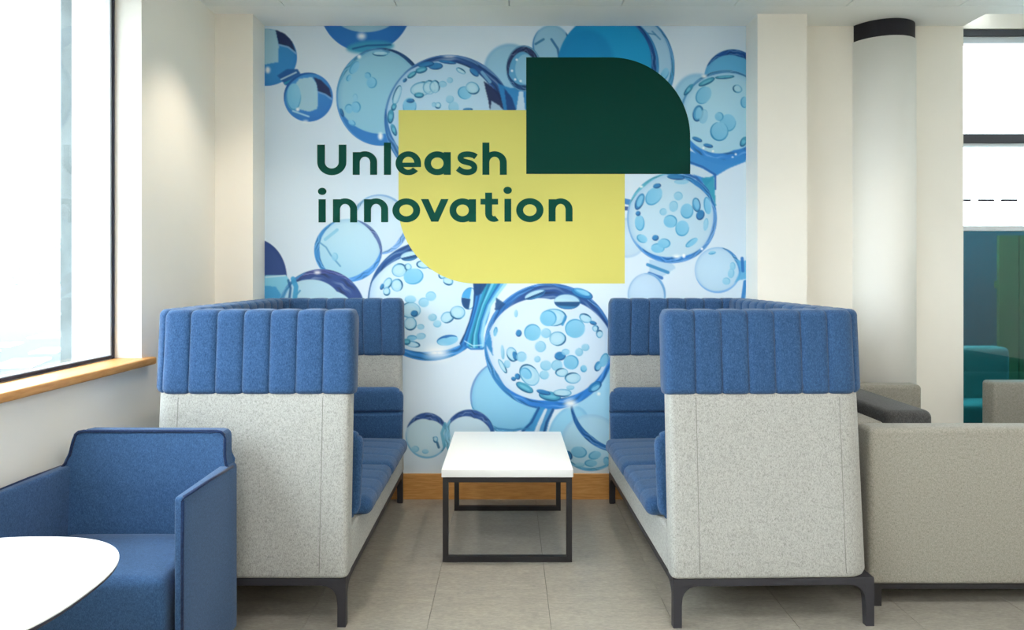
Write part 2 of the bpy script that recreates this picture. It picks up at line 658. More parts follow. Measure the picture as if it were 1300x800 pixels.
bnd = box('path_strip', -60, -3, 62, 110, -.15, -.10, M['slab'], gl)


def tree(x, y, h, rad, n, label, name='conifer'):
    t = empty(name, (x, y, -.15))
    bm = bmesh.new()
    bmesh.ops.create_cone(bm, cap_ends=True, segments=10, radius1=.22, radius2=.06, depth=h * .8, matrix=Matrix.Translation((0, 0, h * .4)))
    from_bm('trunk', bm, M['bark'], t, True)
    rnd = random.Random(int(x * 10))
    bm = bmesh.new()
    for k in range(n):
        u = rnd.random()
        z = h * (.08 + .92 * u)
        rr = rad * (1 - u) ** .55 * math.sqrt(rnd.random()) * 1.02
        a = rnd.random() * 2 * PI
        c = Vector((math.cos(a) * rr, math.sin(a) * rr, z))
        sz = rnd.uniform(.16, .36) * (1 + .3 * (1 - u))
        d1 = Vector((rnd.uniform(-1, 1), rnd.uniform(-1, 1), rnd.uniform(-1, 1))).normalized() * sz
        d2 = Vector((rnd.uniform(-1, 1), rnd.uniform(-1, 1), rnd.uniform(-1, 1))).normalized() * sz
        bm.faces.new([bm.verts.new(c + d1), bm.verts.new(c + d2), bm.verts.new(c - d1 * .6 - d2 * .4)])
    o = from_bm('foliage', bm, M['leaf'], t)
    o['kind'] = 'stuff'
    tag(t, label, 'tree')


tree(-43.0, 66, 5.6, 2.6, 5200, 'bushy tree fading into the mist outside the left window', 'misty_tree')

# mist over the yard
mist = box('mist', -70, -2.4, -12, 95, -.149, 6.0, None)
m = bpy.data.materials.new('mist_volume')
m.use_nodes = True
nt = m.node_tree
nt.nodes.clear()
out = nt.nodes.new('ShaderNodeOutputMaterial')
vs = nt.nodes.new('ShaderNodeVolumeScatter')
vs.inputs['Color'].default_value = (.99, .995, 1, 1)
vs.inputs['Density'].default_value = 0.0040
nt.links.new(vs.outputs[0], out.inputs['Volume'])
mist.data.materials.append(m)
tag(mist, 'white mist hanging over the yard outside', 'mist', kind='stuff')

# ------------------------------------------------------------------ mural (printed sheet painted per vertex, plus cut vinyl shapes)
PX0, PX1, PY0, PY1 = 336.0, 947.0, 33.0, 601.0
NX, NY = 720, 668
gxp, gyp = np.meshgrid(np.linspace(PX0, PX1, NX), np.linspace(PY0, PY1, NY))
BG = np.array([214., 232., 248.])
img = np.zeros((NY, NX, 3)) + BG
img += (np.sin(gxp / 90.0) * 3 + np.cos(gyp / 120.0) * 3)[..., None]


def sst(a, b, x):
    t = np.clip((x - a) / (b - a + 1e-9), 0, 1)
    return t * t * (3 - 2 * t)


def put(mask, colr, al=1.0):
    global img
    m = (np.clip(mask, 0, 1) * al)[..., None]
    img = img * (1 - m) + np.array(colr, float) * m


def ell(cx, cy, rx, ry=None, rot=0.0):
    ry = rx if ry is None else ry
    a = R(rot)
    dx, dy = gxp - cx, gyp - cy
    u = (dx * math.cos(a) + dy * math.sin(a)) / rx
    v = (-dx * math.sin(a) + dy * math.cos(a)) / ry
    rr = np.sqrt(u * u + v * v) + 1e-9
    sd = (rr - 1) * (rx * ry) / np.sqrt((ry * u / rr) ** 2 + (rx * v / rr) ** 2)
    return sd, u, v


def inside(sd, soft=.7):
    return 1 - sst(-soft, soft, sd)


def angw(u, v, a0, hw):
    """smooth window about image angle a0 (deg, 0 right, 90 down), half width hw"""
    th = np.degrees(np.arctan2(v, u))
    d = np.abs((th - a0 + 180) % 360 - 180)
    return np.clip(1 - d / hw, 0, 1)


def rim(e, a0, hw, thick, colr, al=1.0, soft=.8, pw=.6):
    sd, u, v = e
    w = angw(u, v, a0, hw) ** pw
    t = thick * w
    m = inside(sd, soft) * sst(-soft, soft, sd + t) * sst(0, .05, w)
    put(m, colr, al)
    if thick >= 4:
        th = np.arctan2(v, u)
        ph = (a0 * .37 + thick)
        wob = np.sin(th * 5 + ph) * 1.6 + np.sin(th * 11 + ph * 2.3) * .9 + np.sin(th * 23 + ph) * .5
        st_ = np.sin((sd + wob) * (5.2 / max(3.0, thick * .45)) + ph)
        lt = tuple(min(255, c_ * .55 + 130) for c_ in colr)
        dk = tuple(c_ * .55 for c_ in colr)
        put(m * sst(.45, .95, st_) * (.5 + .5 * np.sin(th * 7 + ph)), lt, .5 * al)
        put(m * sst(.35, .95, -st_) * (.5 + .5 * np.sin(th * 9 + ph * 1.7)), dk, .6 * al)


def ball(cx, cy, rx, ry=None, rot=0, fill=(170, 208, 232), al=1.0, soft=.9, shade=None, rims=()):
    e = ell(cx, cy, rx, ry, rot)
    put(inside(e[0], soft), fill, al)
    ctr = np.clip(1 - (e[1] + .15) ** 2 - (e[2] + .1) ** 2, 0, 1)
    put(inside(e[0], soft) * ctr, tuple(min(255, c_ * 1.05 + 4) for c_ in fill), .5 * al)
    ed = np.clip((e[1] ** 2 + e[2] ** 2 - .72) / .28, 0, 1)
    put(inside(e[0], soft) * ed, tuple(c_ * k_ for c_, k_ in zip(fill, (.78, .88, .97))), .6 * al)
    if shade:
        c2, dirx, diry, k = shade
        put(inside(e[0], soft) * np.clip(.5 + .5 * (e[1] * dirx + e[2] * diry), 0, 1) ** 1.5, c2, k)
    for r_ in rims:
        rim(e, *r_)
    return e


def bub(cx, cy, rx, ry=None, rot=0, k='p'):
    """small bubbles: p pale, m mid, r ringed, d dark, h half dark, t teal"""
    ry = rx if ry is None else ry
    e = ell(cx, cy, rx, ry, rot)
    if k == 'p':
        put(inside(e[0], 1.0), (150, 206, 234), .8)
        put(inside(e[0], 1.0) * np.clip(.5 + .5 * e[2], 0, 1), (120, 192, 228), .5)
        rim(e, (cx * 7 + cy * 3) % 360, 110, 1.2, (96, 172, 214), .7)
    elif k == 'm':
        put(inside(e[0], .9), (132, 200, 234), .95)
        put(inside(e[0], .9) * np.clip(.5 + .5 * e[2] - .3 * e[1], 0, 1), (104, 184, 226), .55)
        rim(e, (cx * 7 + cy * 3) % 360, 110, 1.7, (60, 146, 202), .85)
    elif k == 'r':
        put(inside(e[0], .8), (160, 210, 234), .85)
        hh = (cx * 12.9898 + cy * 78.233) % 360
        rim(e, hh, 150, 1.8, (64, 146, 196), .85)
        rim(e, hh + 40, 70, 1.9, (24, 84, 136), .95)
        rim(e, hh + 200, 60, 1.2, (90, 165, 210), .8)
        e2 = ell(cx - rx * .1, cy - ry * .05, rx * .62, ry * .58, rot)
        put(inside(e2[0], 1.2), (188, 224, 242), .6)
    elif k == 'd':
        put(inside(e[0], .9), (38, 122, 186), .92)
        rim(e, 60, 120, 1.6, (24, 72, 132), .9)
    elif k == 't':
        put(inside(e[0], .9), (56, 150, 190), .9)
        rim(e, 90, 140, 2, (22, 90, 140), .9)
        e2 = ell(cx, cy, rx * .6, ry * .35, rot)
        put(inside(e2[0], 1.2), (120, 200, 226), .7)
    elif k == 'h':
        put(inside(e[0], .8), (176, 216, 238), .95)
        put(inside(e[0], .8) * sst(-.05, .1, e[2] + .1 * e[1]), (24, 74, 124), .96)
        put(inside(e[0], .8) * sst(.45, .75, e[2]), (64, 140, 196), .8)
        rim(e, 0, 181, 1.0, (40, 100, 160), .8)


def glint(cx, cy, rx, ry=None, al=.95):
    e = ell(cx, cy, rx, ry)
    put(inside(e[0], max(rx * .8, 1.0)), (250, 252, 255), al)


def line(pts, w, colr, al=1.0, soft=.8):
    d = np.full(gxp.shape, 1e9)
    for (x0, y0), (x1, y1) in zip(pts[:-1], pts[1:]):
        vx, vy = x1 - x0, y1 - y0
        L = vx * vx + vy * vy + 1e-9
        t = np.clip(((gxp - x0) * vx + (gyp - y0) * vy) / L, 0, 1)
        d = np.minimum(d, np.hypot(gxp - x0 - t * vx, gyp - y0 - t * vy))
    put(1 - sst(w / 2 - soft, w / 2 + soft, d), colr, al)


def polyg(pts, colr, al=1.0):
    ins = np.zeros(gxp.shape, bool)
    n = len(pts)
    for i in range(n):
        x0, y0 = pts[i]
        x1, y1 = pts[(i + 1) % n]
        c = ((y0 > gyp) != (y1 > gyp))
        xx = (x1 - x0) * (gyp - y0) / ((y1 - y0) if y1 != y0 else 1e-9) + x0
        ins ^= (c & (gxp < xx))
    m = ins.astype(float)
    m = (m + np.roll(m, 1, 0) + np.roll(m, -1, 0) + np.roll(m, 1, 1) + np.roll(m, -1, 1)) / 5
    put(m, colr, al)


NAVY, DEEP, BLUE, TEAL, SKYB, PALE = (32, 50, 98), (26, 88, 162), (44, 128, 206), (38, 150, 186), (130, 196, 230), (172, 210, 232)
LAV = (120, 150, 205)

# --- top left pair
ball(338, 73, 39, 36, 0, (52, 138, 206))
polyg([(330, 36), (350, 38), (354, 58), (353, 79), (336, 82), (330, 82)], (160, 204, 226))
polyg([(350, 38), (362, 43), (371, 53), (375, 66), (366, 59), (354, 56)], NAVY)
line([(354, 57), (366, 60), (376, 68)], 2.2, (140, 180, 225), .8)
glint(340, 89, 3, 4)
polyg([(352, 96), (364, 88), (378, 88), (384, 98), (368, 108), (362, 108)], DEEP, .95)
line([(357, 101), (376, 92)], 2, (190, 220, 235), .9)
line([(362, 106), (380, 97)], 2.5, TEAL, .9)
e = ball(391.5, 123.5, 31, 31, 0, (62, 142, 212), shade=((30, 100, 190), .3, .9, .6))
polyg([(371, 112), (380, 100), (396, 98), (402, 106), (404, 122), (403, 138), (393, 142), (380, 139), (370, 128)], (164, 206, 228))
polyg([(398, 98), (408, 102), (418, 112), (421, 124), (412, 119), (404, 116), (402, 106)], NAVY)
line([(404, 117), (413, 120), (421, 126)], 2.2, (130, 175, 225), .7)
bub(373, 123, 9, 17, 0, 'm')
rim(e, -130, 60, 3, DEEP)
line([(372, 141), (392, 148)], 2.2, (170, 215, 240), .9)
glint(378, 139, 2.2)
glint(388, 154, 3, 1.6, .7)

# --- top middle
e = ball(464, 8, 58, 58, 0, (44, 126, 202), shade=((30, 100, 186), 0, 1, .5))
put(inside(ell(464, 16, 42, 25)[0], 1) , (158, 202, 224), 1)
put(inside(ell(470, 60, 30, 8, -4)[0], 3), (60, 158, 194), .85)
line([(448, 62), (466, 58), (496, 57)], 2.2, (20, 80, 140), .8)
glint(459, 46, 5, 4)
e = ball(484, 123, 57, 62, 0, (140, 196, 222))
sdp = ell(484, 110, 60, 60)
put(inside(e[0]) * sst(-1, 1, sdp[0]) * sst(120, 135, gyp), (44, 124, 200), 1)
rim(e, 178, 75, 2.2, (88, 150, 210), .9)
rim(e, -50, 48, 4.5, (26, 70, 130), 1)
rim(e, 225, 40, 5, (70, 150, 200), .7)
bub(483, 68, 10, 3.5, 0, 'r')
line([(450, 76), (456, 70), (466, 64), (484, 62), (494, 66)], 2.0, (60, 120, 180), .8)
glint(456, 72, 2.4)
glint(483, 173, 3, 4.5)
for b in ((467, 96, 4, 4, 0, 'm'), (472, 105, 6.5, 7, 0, 'm'), (443, 99, 3, 4.5, 30, 'm'), (443, 138, 5, 6, 0, 'm'), (452, 136, 6, 7, 0, 'm'),
          (447, 156, 5, 3, 30, 'm'), (434, 143, 2, 5.5, -20, 'd'), (450, 86, 5, 9, 35, 'm'), (451, 124, 3, 5, 0, 'p')):
    bub(*b)

# --- top right-of-centre discs
ball(647, 87, 32, 31, 0, (140, 192, 222), .9, 2.5)
ball(700, 58, 24, 26, 0, (140, 192, 222), .9, 1.5, rims=((170, 60, 2, (70, 140, 200)), (0, 40, 4, (30, 90, 160))))
line([(700, 50), (708, 62), (710, 74)], 3, (30, 96, 160), .8)
line([(680, 56), (690, 50)], 3, (40, 110, 170), .8)
e = ball(812, 82, 44, 60, -6, (156, 200, 230), .95, 1, rims=((0, 80, 4, (64, 136, 200)), (40, 50, 7, (70, 150, 205))))
bub(844, 94, 4.5, 8, 20, 'm')
line([(828, 40), (838, 50)], 2, (60, 130, 190), .7)
line([(820, 42), (832, 44)], 1.6, (50, 120, 180), .7)
e = ball(772, 84, 64, 66, 0, (10, 148, 206), 1, 1.2, shade=((40, 170, 224), .6, .4, .6))
rim(e, 0, 75, 9, (20, 78, 150))
rim(e, 5, 60, 3, (60, 150, 215), .8)
put(inside(ell(745, 80, 34, 42)[0], 4), (0, 128, 196), .5)

# --- big bubble top centre (570,152)
e = ball(570, 152, 82, 82, 0, (176, 210, 234))
rim(e, -40, 95, 15, (34, 78, 142), 1, 1.0, .8)
rim(e, -62, 40, 4, (90, 140, 200), .8)
rim(e, 195, 85, 2.6, (70, 130, 196), .9)
rim(e, 150, 40, 9, (40, 110, 180), .9)
polyg([(614, 103), (624, 110), (640, 124), (652, 140), (622, 140), (620, 128)], (24, 40, 84), .95)
polyg([(624, 128), (634, 134), (640, 141), (622, 141)], (176, 210, 234), .9)
glint(570, 72, 6, 2, .7)
line([(608, 84), (630, 100), (640, 112)], 2.5, (20, 60, 120), .9)
line([(612, 92), (622, 104)], 4, (120, 180, 220), .8)
for b in ((553, 84, 9, 4.5, 0, 'd'), (541, 82, 10, 3.5, -8, 'd'), (535, 89, 7.5, 4, -15, 't'), (523, 95, 6.5, 3.2, -35, 't'), (514, 102, 3, 2, -40, 'd'),
          (504, 121, 4.5, 13, 18, 'r'), (535, 113, 14, 9, -12, 'r'), (545, 111, 8, 9, 0, 'r'), (552, 110, 6.5, 8, 0, 'r'), (532, 121, 6, 3.5, 0, 't'),
          (562, 107, 5, 4, 0, 'p'), (571, 102, 4, 3.5, 0, 'p'), (590, 118, 9, 8, 20, 'm'), (600, 112, 9, 7.5, 30, 'r'), (571, 126, 5, 5, 0, 'p'), (576, 136, 6.5, 7, 0, 'p'),
          (556, 134, 4, 4, 0, 'r'), (551, 133, 3, 3, 0, 'p'), (520, 135, 8.5, 11, 0, 'm'), (521, 128, 5, 2.6, 0, 'd'), (496, 148, 4, 9, 5, 't'), (500, 136, 3, 5, 20, 't'),
          (568, 79, 11, 2, 8, 'd'), (585, 90, 6.5, 3, 30, 'r'), (602, 92, 7, 3.5, 42, 'd'), (594, 139, 6, 2, 0, 'd'), (500, 165, 3, 8, -20, 't')):
    bub(*b)
# ringed bead + neck
polyg([(632, 106), (648, 112), (668, 112), (670, 142), (640, 142)], (40, 130, 196), .95)
polyg([(640, 112), (650, 124), (656, 142), (644, 142)], (20, 62, 124), .9)
polyg([(659, 116), (664, 116), (667, 142), (655, 142)], (190, 215, 235), .95)
e = ball(665, 87, 22, 29, 0, (88, 160, 208))
rim(e, -60, 150, 9, NAVY, .95)
rim(e, 90, 80, 8, (24, 70, 128), .95)
rim(e, 0, 181, 2, (110, 180, 222), .9)
put(inside(ell(667, 88, 13, 19)[0], 1), (140, 196, 226), .95)
for (a, b) in ((656, 76), (650, 90), (654, 101), (661, 103)):
    glint(a, b, 1.4)

# --- right upper group
ball(885, 126, 30, 32, 0, (140, 196, 226), .85, 3)
e = ball(930, 100, 36, 37, 0, (86, 170, 216), .95, 1.2, rims=((-75, 80, 8, (26, 84, 158)),))
e = ball(921, 149, 58, 60, 0, (168, 212, 234))
rim(e, 75, 95, 17, (46, 132, 212), 1, 1, .8)
rim(e, -100, 70, 4, (60, 130, 190), .9)
rim(e, 190, 50, 3, (80, 150, 205), .8)
for b in ((893, 121, 9, 12, 35, 'm'), (886, 144, 6.5, 10.5, 12, 'd'), (893, 148, 5.5, 9, 10, 'p'), (886, 144, 4.5, 8, 12, 'm'), (924, 156, 10, 11, 0, 'm'), (913, 167, 11.5, 12, 0, 'm'), (913, 148, 5.5, 5.5, 0, 'm'),
          (897, 104, 11, 3.6, -25, 't'), (920, 98, 12, 2.2, -4, 't'), (874, 114, 3, 9, 38, 't'), (936, 113, 6, 5, 20, 'r'), (945, 130, 5, 7, 0, 'm'), (885, 177, 6.5, 2.6, 22, 'd'), (899, 185, 6, 2.4, 14, 'd'), (944, 180, 4, 7, 30, 't')):
    bub(*b)
rim(ell(913, 167, 11.5, 12), 150, 110, 2, (40, 130, 190), .9)
glint(894, 97, 3, 2)
for (a, b) in ((893, 188), (905, 192), (930, 200), (934, 196)):
    glint(a, b, 1.4)
polyg([(872, 190), (890, 197), (920, 203), (947, 196), (947, 205), (925, 214), (908, 224), (896, 236), (880, 222), (866, 200)], (52, 138, 212), .97)
polyg([(876, 208), (892, 214), (906, 222), (900, 228), (876, 220)], (206, 226, 240), .95)
line([(876, 206), (892, 212), (908, 222), (908, 240)], 2.5, (30, 96, 176), .9)
polyg([(890, 226), (906, 224), (909, 262), (903, 262), (898, 244)], TEAL, .9)
line([(866, 219), (884, 226), (898, 242), (906, 262)], 3.5, (26, 92, 170), .9)

# --- mid right bubble
ball(796, 302, 25, 25, 0, (186, 214, 236), .9, 1.5)
line([(786, 254), (800, 257)], 7, (50, 120, 190), .9)
line([(786, 264), (798, 265)], 5, (46, 80, 150), .9)
polyg([(824, 330), (850, 331), (858, 340), (840, 352), (824, 352)], (168, 204, 232), .9)
line([(822, 336), (848, 346)], 4, (58, 140, 200), .9)
line([(824, 347), (840, 353)], 4, (50, 110, 190), .9)
ball(821, 374, 24, 27, 0, (186, 214, 238), .97, 1.2, rims=((-30, 70, 3, (110, 165, 215)), (200, 60, 1.5, (150, 190, 225))))
e = ball(853, 277, 57, 57, 0, (184, 214, 234))
rim(e, 88, 70, 8, (48, 126, 206), 1, 1, .8)
rim(e, 15, 90, 5, (84, 146, 214), .9)
rim(e, 180, 90, 2, (120, 170, 220), .9)
rim(e, -55, 45, 6, (30, 118, 190), .9)
rim(e, 230, 35, 4, (70, 170, 200), .8)
for b in ((830, 249, 9, 13, 38, 'm'), (834, 236, 5, 3, -10, 'd'), (812, 256, 5, 11, 22, 'd'), (813, 255, 3.5, 8, 22, 'm'), (812, 283, 6, 10, -5, 'm'), (815, 303, 7, 5, 25, 'm'), (861, 249, 5.5, 5.5, 0, 'p'), (855, 262, 5.5, 7, 10, 'p'),
          (842, 269, 4.5, 4.5, 0, 'p'), (851, 281, 8.5, 8, 0, 'm'), (872, 268, 8, 9.5, 0, 'm'), (866, 290, 8.5, 10, 10, 'm'), (884, 260, 5, 9, -10, 'd'), (884, 260, 4, 7.5, -10, 'm'), (889, 273, 5, 6.5, 20, 'd'), (898, 261, 4.5, 11, -8, 'm'),
          (835, 315, 8.5, 6, 0, 'm'), (843, 309, 8, 6, 0, 'm'), (832, 302, 4, 3.6, 0, 'd'), (878, 308, 9, 3.6, -35, 'm'), (865, 231, 9, 3, 0, 'p'), (858, 225, 11, 3.2, 5, 'd'), (896, 285, 3, 8, 8, 'p'), (810, 271, 3, 3, 0, 'd')):
    bub(*b)
glint(859, 326, 4, 2)
glint(868, 325, 2, 2.4)
glint(891, 316, 1.5)
glint(814, 237, 2, 1.4)
ball(911, 343, 29, 29, 0, (180, 212, 236), .97, .9, rims=((0, 181, 1.2, (140, 185, 228)), (80, 80, 2.5, (120, 175, 230)), (-30, 50, 4, (70, 140, 205))))
for b in ((904, 321, 4.5, 2, -10, 'm'), (928, 347, 4, 6, 10, 'p'), (930, 338, 3.5, 5, 0, 'p'), (922, 357, 5, 4.5, 0, 'p')):
    bub(*b)
polyg([(934, 328), (942, 332), (948, 330), (948, 354), (938, 356), (932, 360), (940, 343)], (88, 170, 220), .9)
line([(942, 328), (943, 344)], 4, (40, 110, 186), .9)
line([(946, 358), (943, 380)], 5, (40, 120, 190), .9)

# --- mid left
ball(482, 285, 37, 38, 0, (194, 218, 236), .95, 1.2, rims=((35, 60, 7, (110, 162, 224)), (-60, 70, 2.5, (130, 175, 220)), (215, 40, 4, (120, 175, 220))))
e = ball(442, 318, 43, 40, 0, (178, 214, 234), .98, 1.0, shade=((140, 200, 230), -.5, .8, .7))
rim(e, 175, 75, 7, (52, 132, 202), .95)
rim(e, 55, 62, 8, (64, 142, 222), .95)
rim(e, -30, 45, 5, (74, 100, 164), .9)
line([(406, 308), (414, 314), (420, 324), (432, 338)], 2, (84, 148, 200), .8)
line([(413, 304), (428, 292)], 4, (124, 190, 224), .8)
bub(425, 326, 4, 5, 0, 'p')
e = ball(322, 353, 42, 50, 0, (46, 74, 134))
polyg([(330, 350), (363, 349), (368, 356), (366, 382), (330, 384)], (128, 200, 230))
polyg([(330, 362), (350, 364), (362, 382), (330, 384)], (58, 152, 214), .8)
line([(338, 352), (362, 350)], 2, (190, 220, 238), .9)
e = ball(408, 398, 56, 56, 0, (176, 214, 234))
rim(e, -55, 85, 22, (48, 78, 142), 1, 1, .75)
rim(e, -95, 50, 6, (70, 84, 150), 1)
rim(e, 190, 60, 6, (60, 140, 200), .9)
line([(372, 354), (376, 364), (374, 382)], 6, (60, 156, 208), .9)
line([(366, 356), (369, 366), (367, 382)], 3, (30, 90, 150), .8)
glint(403, 346, 3.5, 1.8)
line([(377, 374), (381, 369)], 2, (70, 150, 200), .9)

# --- sphere behind the table
e = ball(643, 503, 46, 46, 0, (146, 206, 238), .98, 1.0, shade=((116, 190, 232), .2, .9, .7))
rim(e, 200, 65, 2.4, (112, 148, 208), .9)
rim(e, 110, 60, 5, (90, 170, 220), .9)

# --- lower left large bubble (545,382)
e = ball(545, 382, 78, 76, 0, (198, 222, 240))
rim(e, -122, 42, 12, (34, 84, 150), 1, 1, .8)
rim(e, 180, 75, 1.8, (40, 90, 150), .95)
rim(e, 85, 75, 12, (40, 126, 204), 1, 1, .7)
rim(e, 15, 30, 14, (70, 150, 214), .9)
for b in ((520, 325, 11.5, 6, -10, 'h'), (507, 343, 9.5, 8.5, -20, 'r'), (518, 339, 4.5, 4.5, 0, 'r'), (537, 336, 8.5, 5, 5, 'r'), (549, 340, 6, 2.4, 15, 'd'), (525, 351, 12.5, 10, -10, 'm'),
          (561, 350, 4.5, 4, 20, 'r'), (569, 357, 6.5, 5.2, 20, 'r'), (504, 362, 7.5, 8, 0, 'r'), (492, 360, 5, 8, 30, 'r'), (491, 370, 4.5, 5.5, 0, 'r'), (485, 364, 2.2, 4, 20, 'd'), (538, 384, 6.5, 6, 0, 'p'), (547, 376, 6.5, 6, 0, 'p'),
          (521, 380, 7, 5, 0, 'p'), (521, 394, 13, 10, 0, 'r'), (526, 398, 4.5, 4, 0, 'd'), (521, 411, 8, 8.5, 0, 'r'), (534, 415, 4.5, 3.5, 0, 'p'), (549, 403, 5.5, 4.5, 0, 'p'), (555, 411, 5, 4.5, 0, 'p'), (568, 403, 8.5, 7, -20, 'r'), (581, 397, 9.5, 8.5, 0, 'r'),
          (568, 432, 13.5, 6.5, -10, 'm'), (534, 427, 6.5, 4, -10, 'p'), (523, 429, 6, 3.5, 0, 'm'), (524, 437, 9.5, 4, 10, 'r'), (516, 434, 5, 4, 0, 't')):
    bub(*b)
rim(ell(568, 432, 13.5, 6.5, -10), -95, 80, 3.5, (30, 100, 180), .9)
e = ell(596, 379, 10, 14, 10)
put(inside(e[0]), (190, 224, 244))
put(inside(e[0]) * (1 - sst(-.1, .1, e[1] - .15)) * sst(-.02, .08, e[2]), (26, 70, 120))
put(inside(e[0]) * (1 - sst(-.1, .1, e[1] - .05)) * (1 - sst(-.02, .08, e[2])), (70, 160, 220))
rim(e, 0, 181, 1.2, (40, 110, 170), .8)
glint(555, 448, 13, 7)
# neck between the two largest bubbles
LC = [(603, 358), (604, 372), (603, 388), (598, 408), (592, 424), (586, 436)]
RC = [(642, 360), (632, 373), (622, 388), (615, 408), (612, 426), (614, 442)]
NC = [(24, 70, 126), (44, 128, 206), (28, 96, 170), (70, 160, 218), (36, 146, 184), (24, 110, 156), (110, 200, 230), (44, 150, 190), (26, 104, 176), (84, 170, 224), (150, 210, 238)]
for k_, c_ in enumerate(NC):
    t_ = k_ / (len(NC) - 1)
    line([(a_[0] * (1 - t_) + b_[0] * t_, a_[1] * (1 - t_) + b_[1] * t_) for a_, b_ in zip(LC, RC)], 5.0 if k_ < 8 else 3.6, c_, .97)
line([(586, 437), (598, 443), (612, 443), (620, 438)], 2.4, (40, 116, 190), .9)
line([(590, 433), (600, 439), (612, 438)], 1.4, (180, 224, 242), .9)
polyg([(602, 359), (619, 359), (611, 373), (604, 376)], (20, 64, 116), .9)

# --- right lower discs
ball(786, 512, 62, 62, 0, (156, 210, 242), .95, 1.2, rims=((128, 60, 8, (36, 104, 176)), (95, 30, 4, (60, 130, 200))))
ball(722, 548, 24, 34, 25, (144, 206, 238), .95, 1.5)
e = ball(750, 562, 38, 36, 0, (172, 214, 238), .9, 1.2, rims=((90, 90, 4, (90, 170, 220)),))
ball(786, 512, 62, 62, 0, (156, 210, 242), .0, 1.2, rims=((128, 60, 8, (36, 104, 176)), (95, 30, 4, (60, 130, 200))))
for b in ((735, 574, 10, 7, 10, 'm'), (755, 578, 8, 5, -15, 'm'), (750, 588, 8, 4.5, 0, 'm'), (770, 585, 4, 5, 0, 'm'), (722, 578, 4, 6, -30, 'd'), (736, 590, 6, 3, 0, 'p')):
    bub(*b)

# --- largest bubble (697,440)
e = ball(697, 440, 82, 80, 0, (204, 224, 244))
rim(e, -88, 80, 20, (36, 78, 142), 1, 1, .8)
rim(e, -135, 40, 9, (40, 110, 186), .95)
rim(e, -60, 50, 5, (60, 120, 190), .9)
rim(e, 80, 85, 13, (42, 126, 214), 1, 1, .7)
rim(e, 180, 80, 2.6, (84, 150, 214), .9)
rim(e, 150, 35, 8, (50, 130, 200), .9)
for b in ((679, 374, 13.5, 5, -20, 'h'), (720, 383, 16.5, 9.5, 3, 'h'), (739, 373, 14, 6, 20, 'd'), (739, 371, 10, 3, 20, 'm'), (676, 422, 10.5, 10.5, 0, 'm'), (703, 403, 16, 11, 0, 'r'), (696, 404, 10.5, 10, 0, 'm'), (730, 417, 12.5, 12, 0, 'm'),
          (693, 423, 6.5, 6, 0, 'p'), (708, 430, 10.5, 9, 0, 'r'), (686, 440, 7, 7, 0, 'p'), (658.5, 423, 3.6, 4.4, 0, 'd'), (655, 398, 2.2, 4.5, 0, 'p'), (629, 421, 2.4, 6, 10, 'm'), (743, 404, 8, 5.5, 25, 'r'), (753, 410, 4.5, 2.4, 20, 'd'),
          (756, 417, 4, 4, 0, 'r'), (761, 424, 4.2, 5, 0, 'r'), (650, 450, 6.5, 9.5, -20, 'r'), (654, 452, 3, 6, -20, 'd'), (662, 453, 6.5, 6.5, 0, 'p'), (638, 447, 2.2, 9, -5, 'p'), (638, 465, 3, 10, -30, 'r'), (672, 476, 11, 15, -38, 'r'), (668, 474, 6, 8, -38, 'm'), (657, 478, 3.2, 4, -30, 'd'),
          (652, 481, 3, 2.5, 30, 'd'), (666, 492, 12, 5, 28, 't'), (693, 464, 7, 6.5, 0, 'p'), (691, 476, 6, 5.5, 0, 'p'), (682, 456, 4, 4, 0, 'p'), (711, 452, 7, 5.5, 0, 'd'), (725, 460, 9.5, 9, 0, 'm'), (707, 464, 7, 7, 0, 'p'), (713, 473, 8, 5.5, 0, 'r'),
          (727, 480, 10, 7, 0, 'r'), (741, 468, 4, 4.5, 0, 'm'), (735, 447, 5, 5, 0, 'p'), (743, 441, 5, 4.5, 0, 'p'), (698, 503, 14, 6, 10, 't'), (690, 498, 9, 3, 15, 'd'), (714, 499, 11.5, 5, 0, 'r'), (755, 491, 9.5, 5.5, -32, 'd'), (756, 492, 6, 3, -32, 'm'), (759, 465, 4.2, 6.5, 20, 'd'), (760, 465, 3, 5, 20, 'm'),
          (767, 457, 5, 9, 20, 'm'), (724, 492, 5, 3, 0, 'p'), (644, 462, 4, 5, 0, 'p'), (718, 447, 5, 4, 0, 'p')):
    bub(*b)
line([(714, 412), (718, 402)], 3.5, (50, 140, 200), .8)
polyg([(630, 378), (642, 386), (634, 394), (628, 394)], (24, 72, 124), .9)
polyg([(621, 420), (624, 432), (626, 452), (616, 436)], (40, 130, 200), .9)
glint(724, 512, 7, 5)
glint(760, 500, 2)
# stems below it
polyg([(683, 516), (692, 518), (684, 534), (678, 548), (660, 548), (672, 536)], (56, 146, 208), .95)
line([(684, 518), (675, 536), (664, 547)], 3, (26, 84, 150), .9)
polyg([(694, 519), (704, 520), (697, 536), (694, 548), (682, 548), (688, 536)], (60, 140, 200), .9)
line([(702, 520), (694, 536), (691, 548)], 3, (28, 80, 140), .9)
line([(693, 520), (685, 540), (683, 548)], 3, (205, 225, 240), .9)
line([(622, 543), (650, 546), (672, 544)], 2, (60, 130, 190), .8)

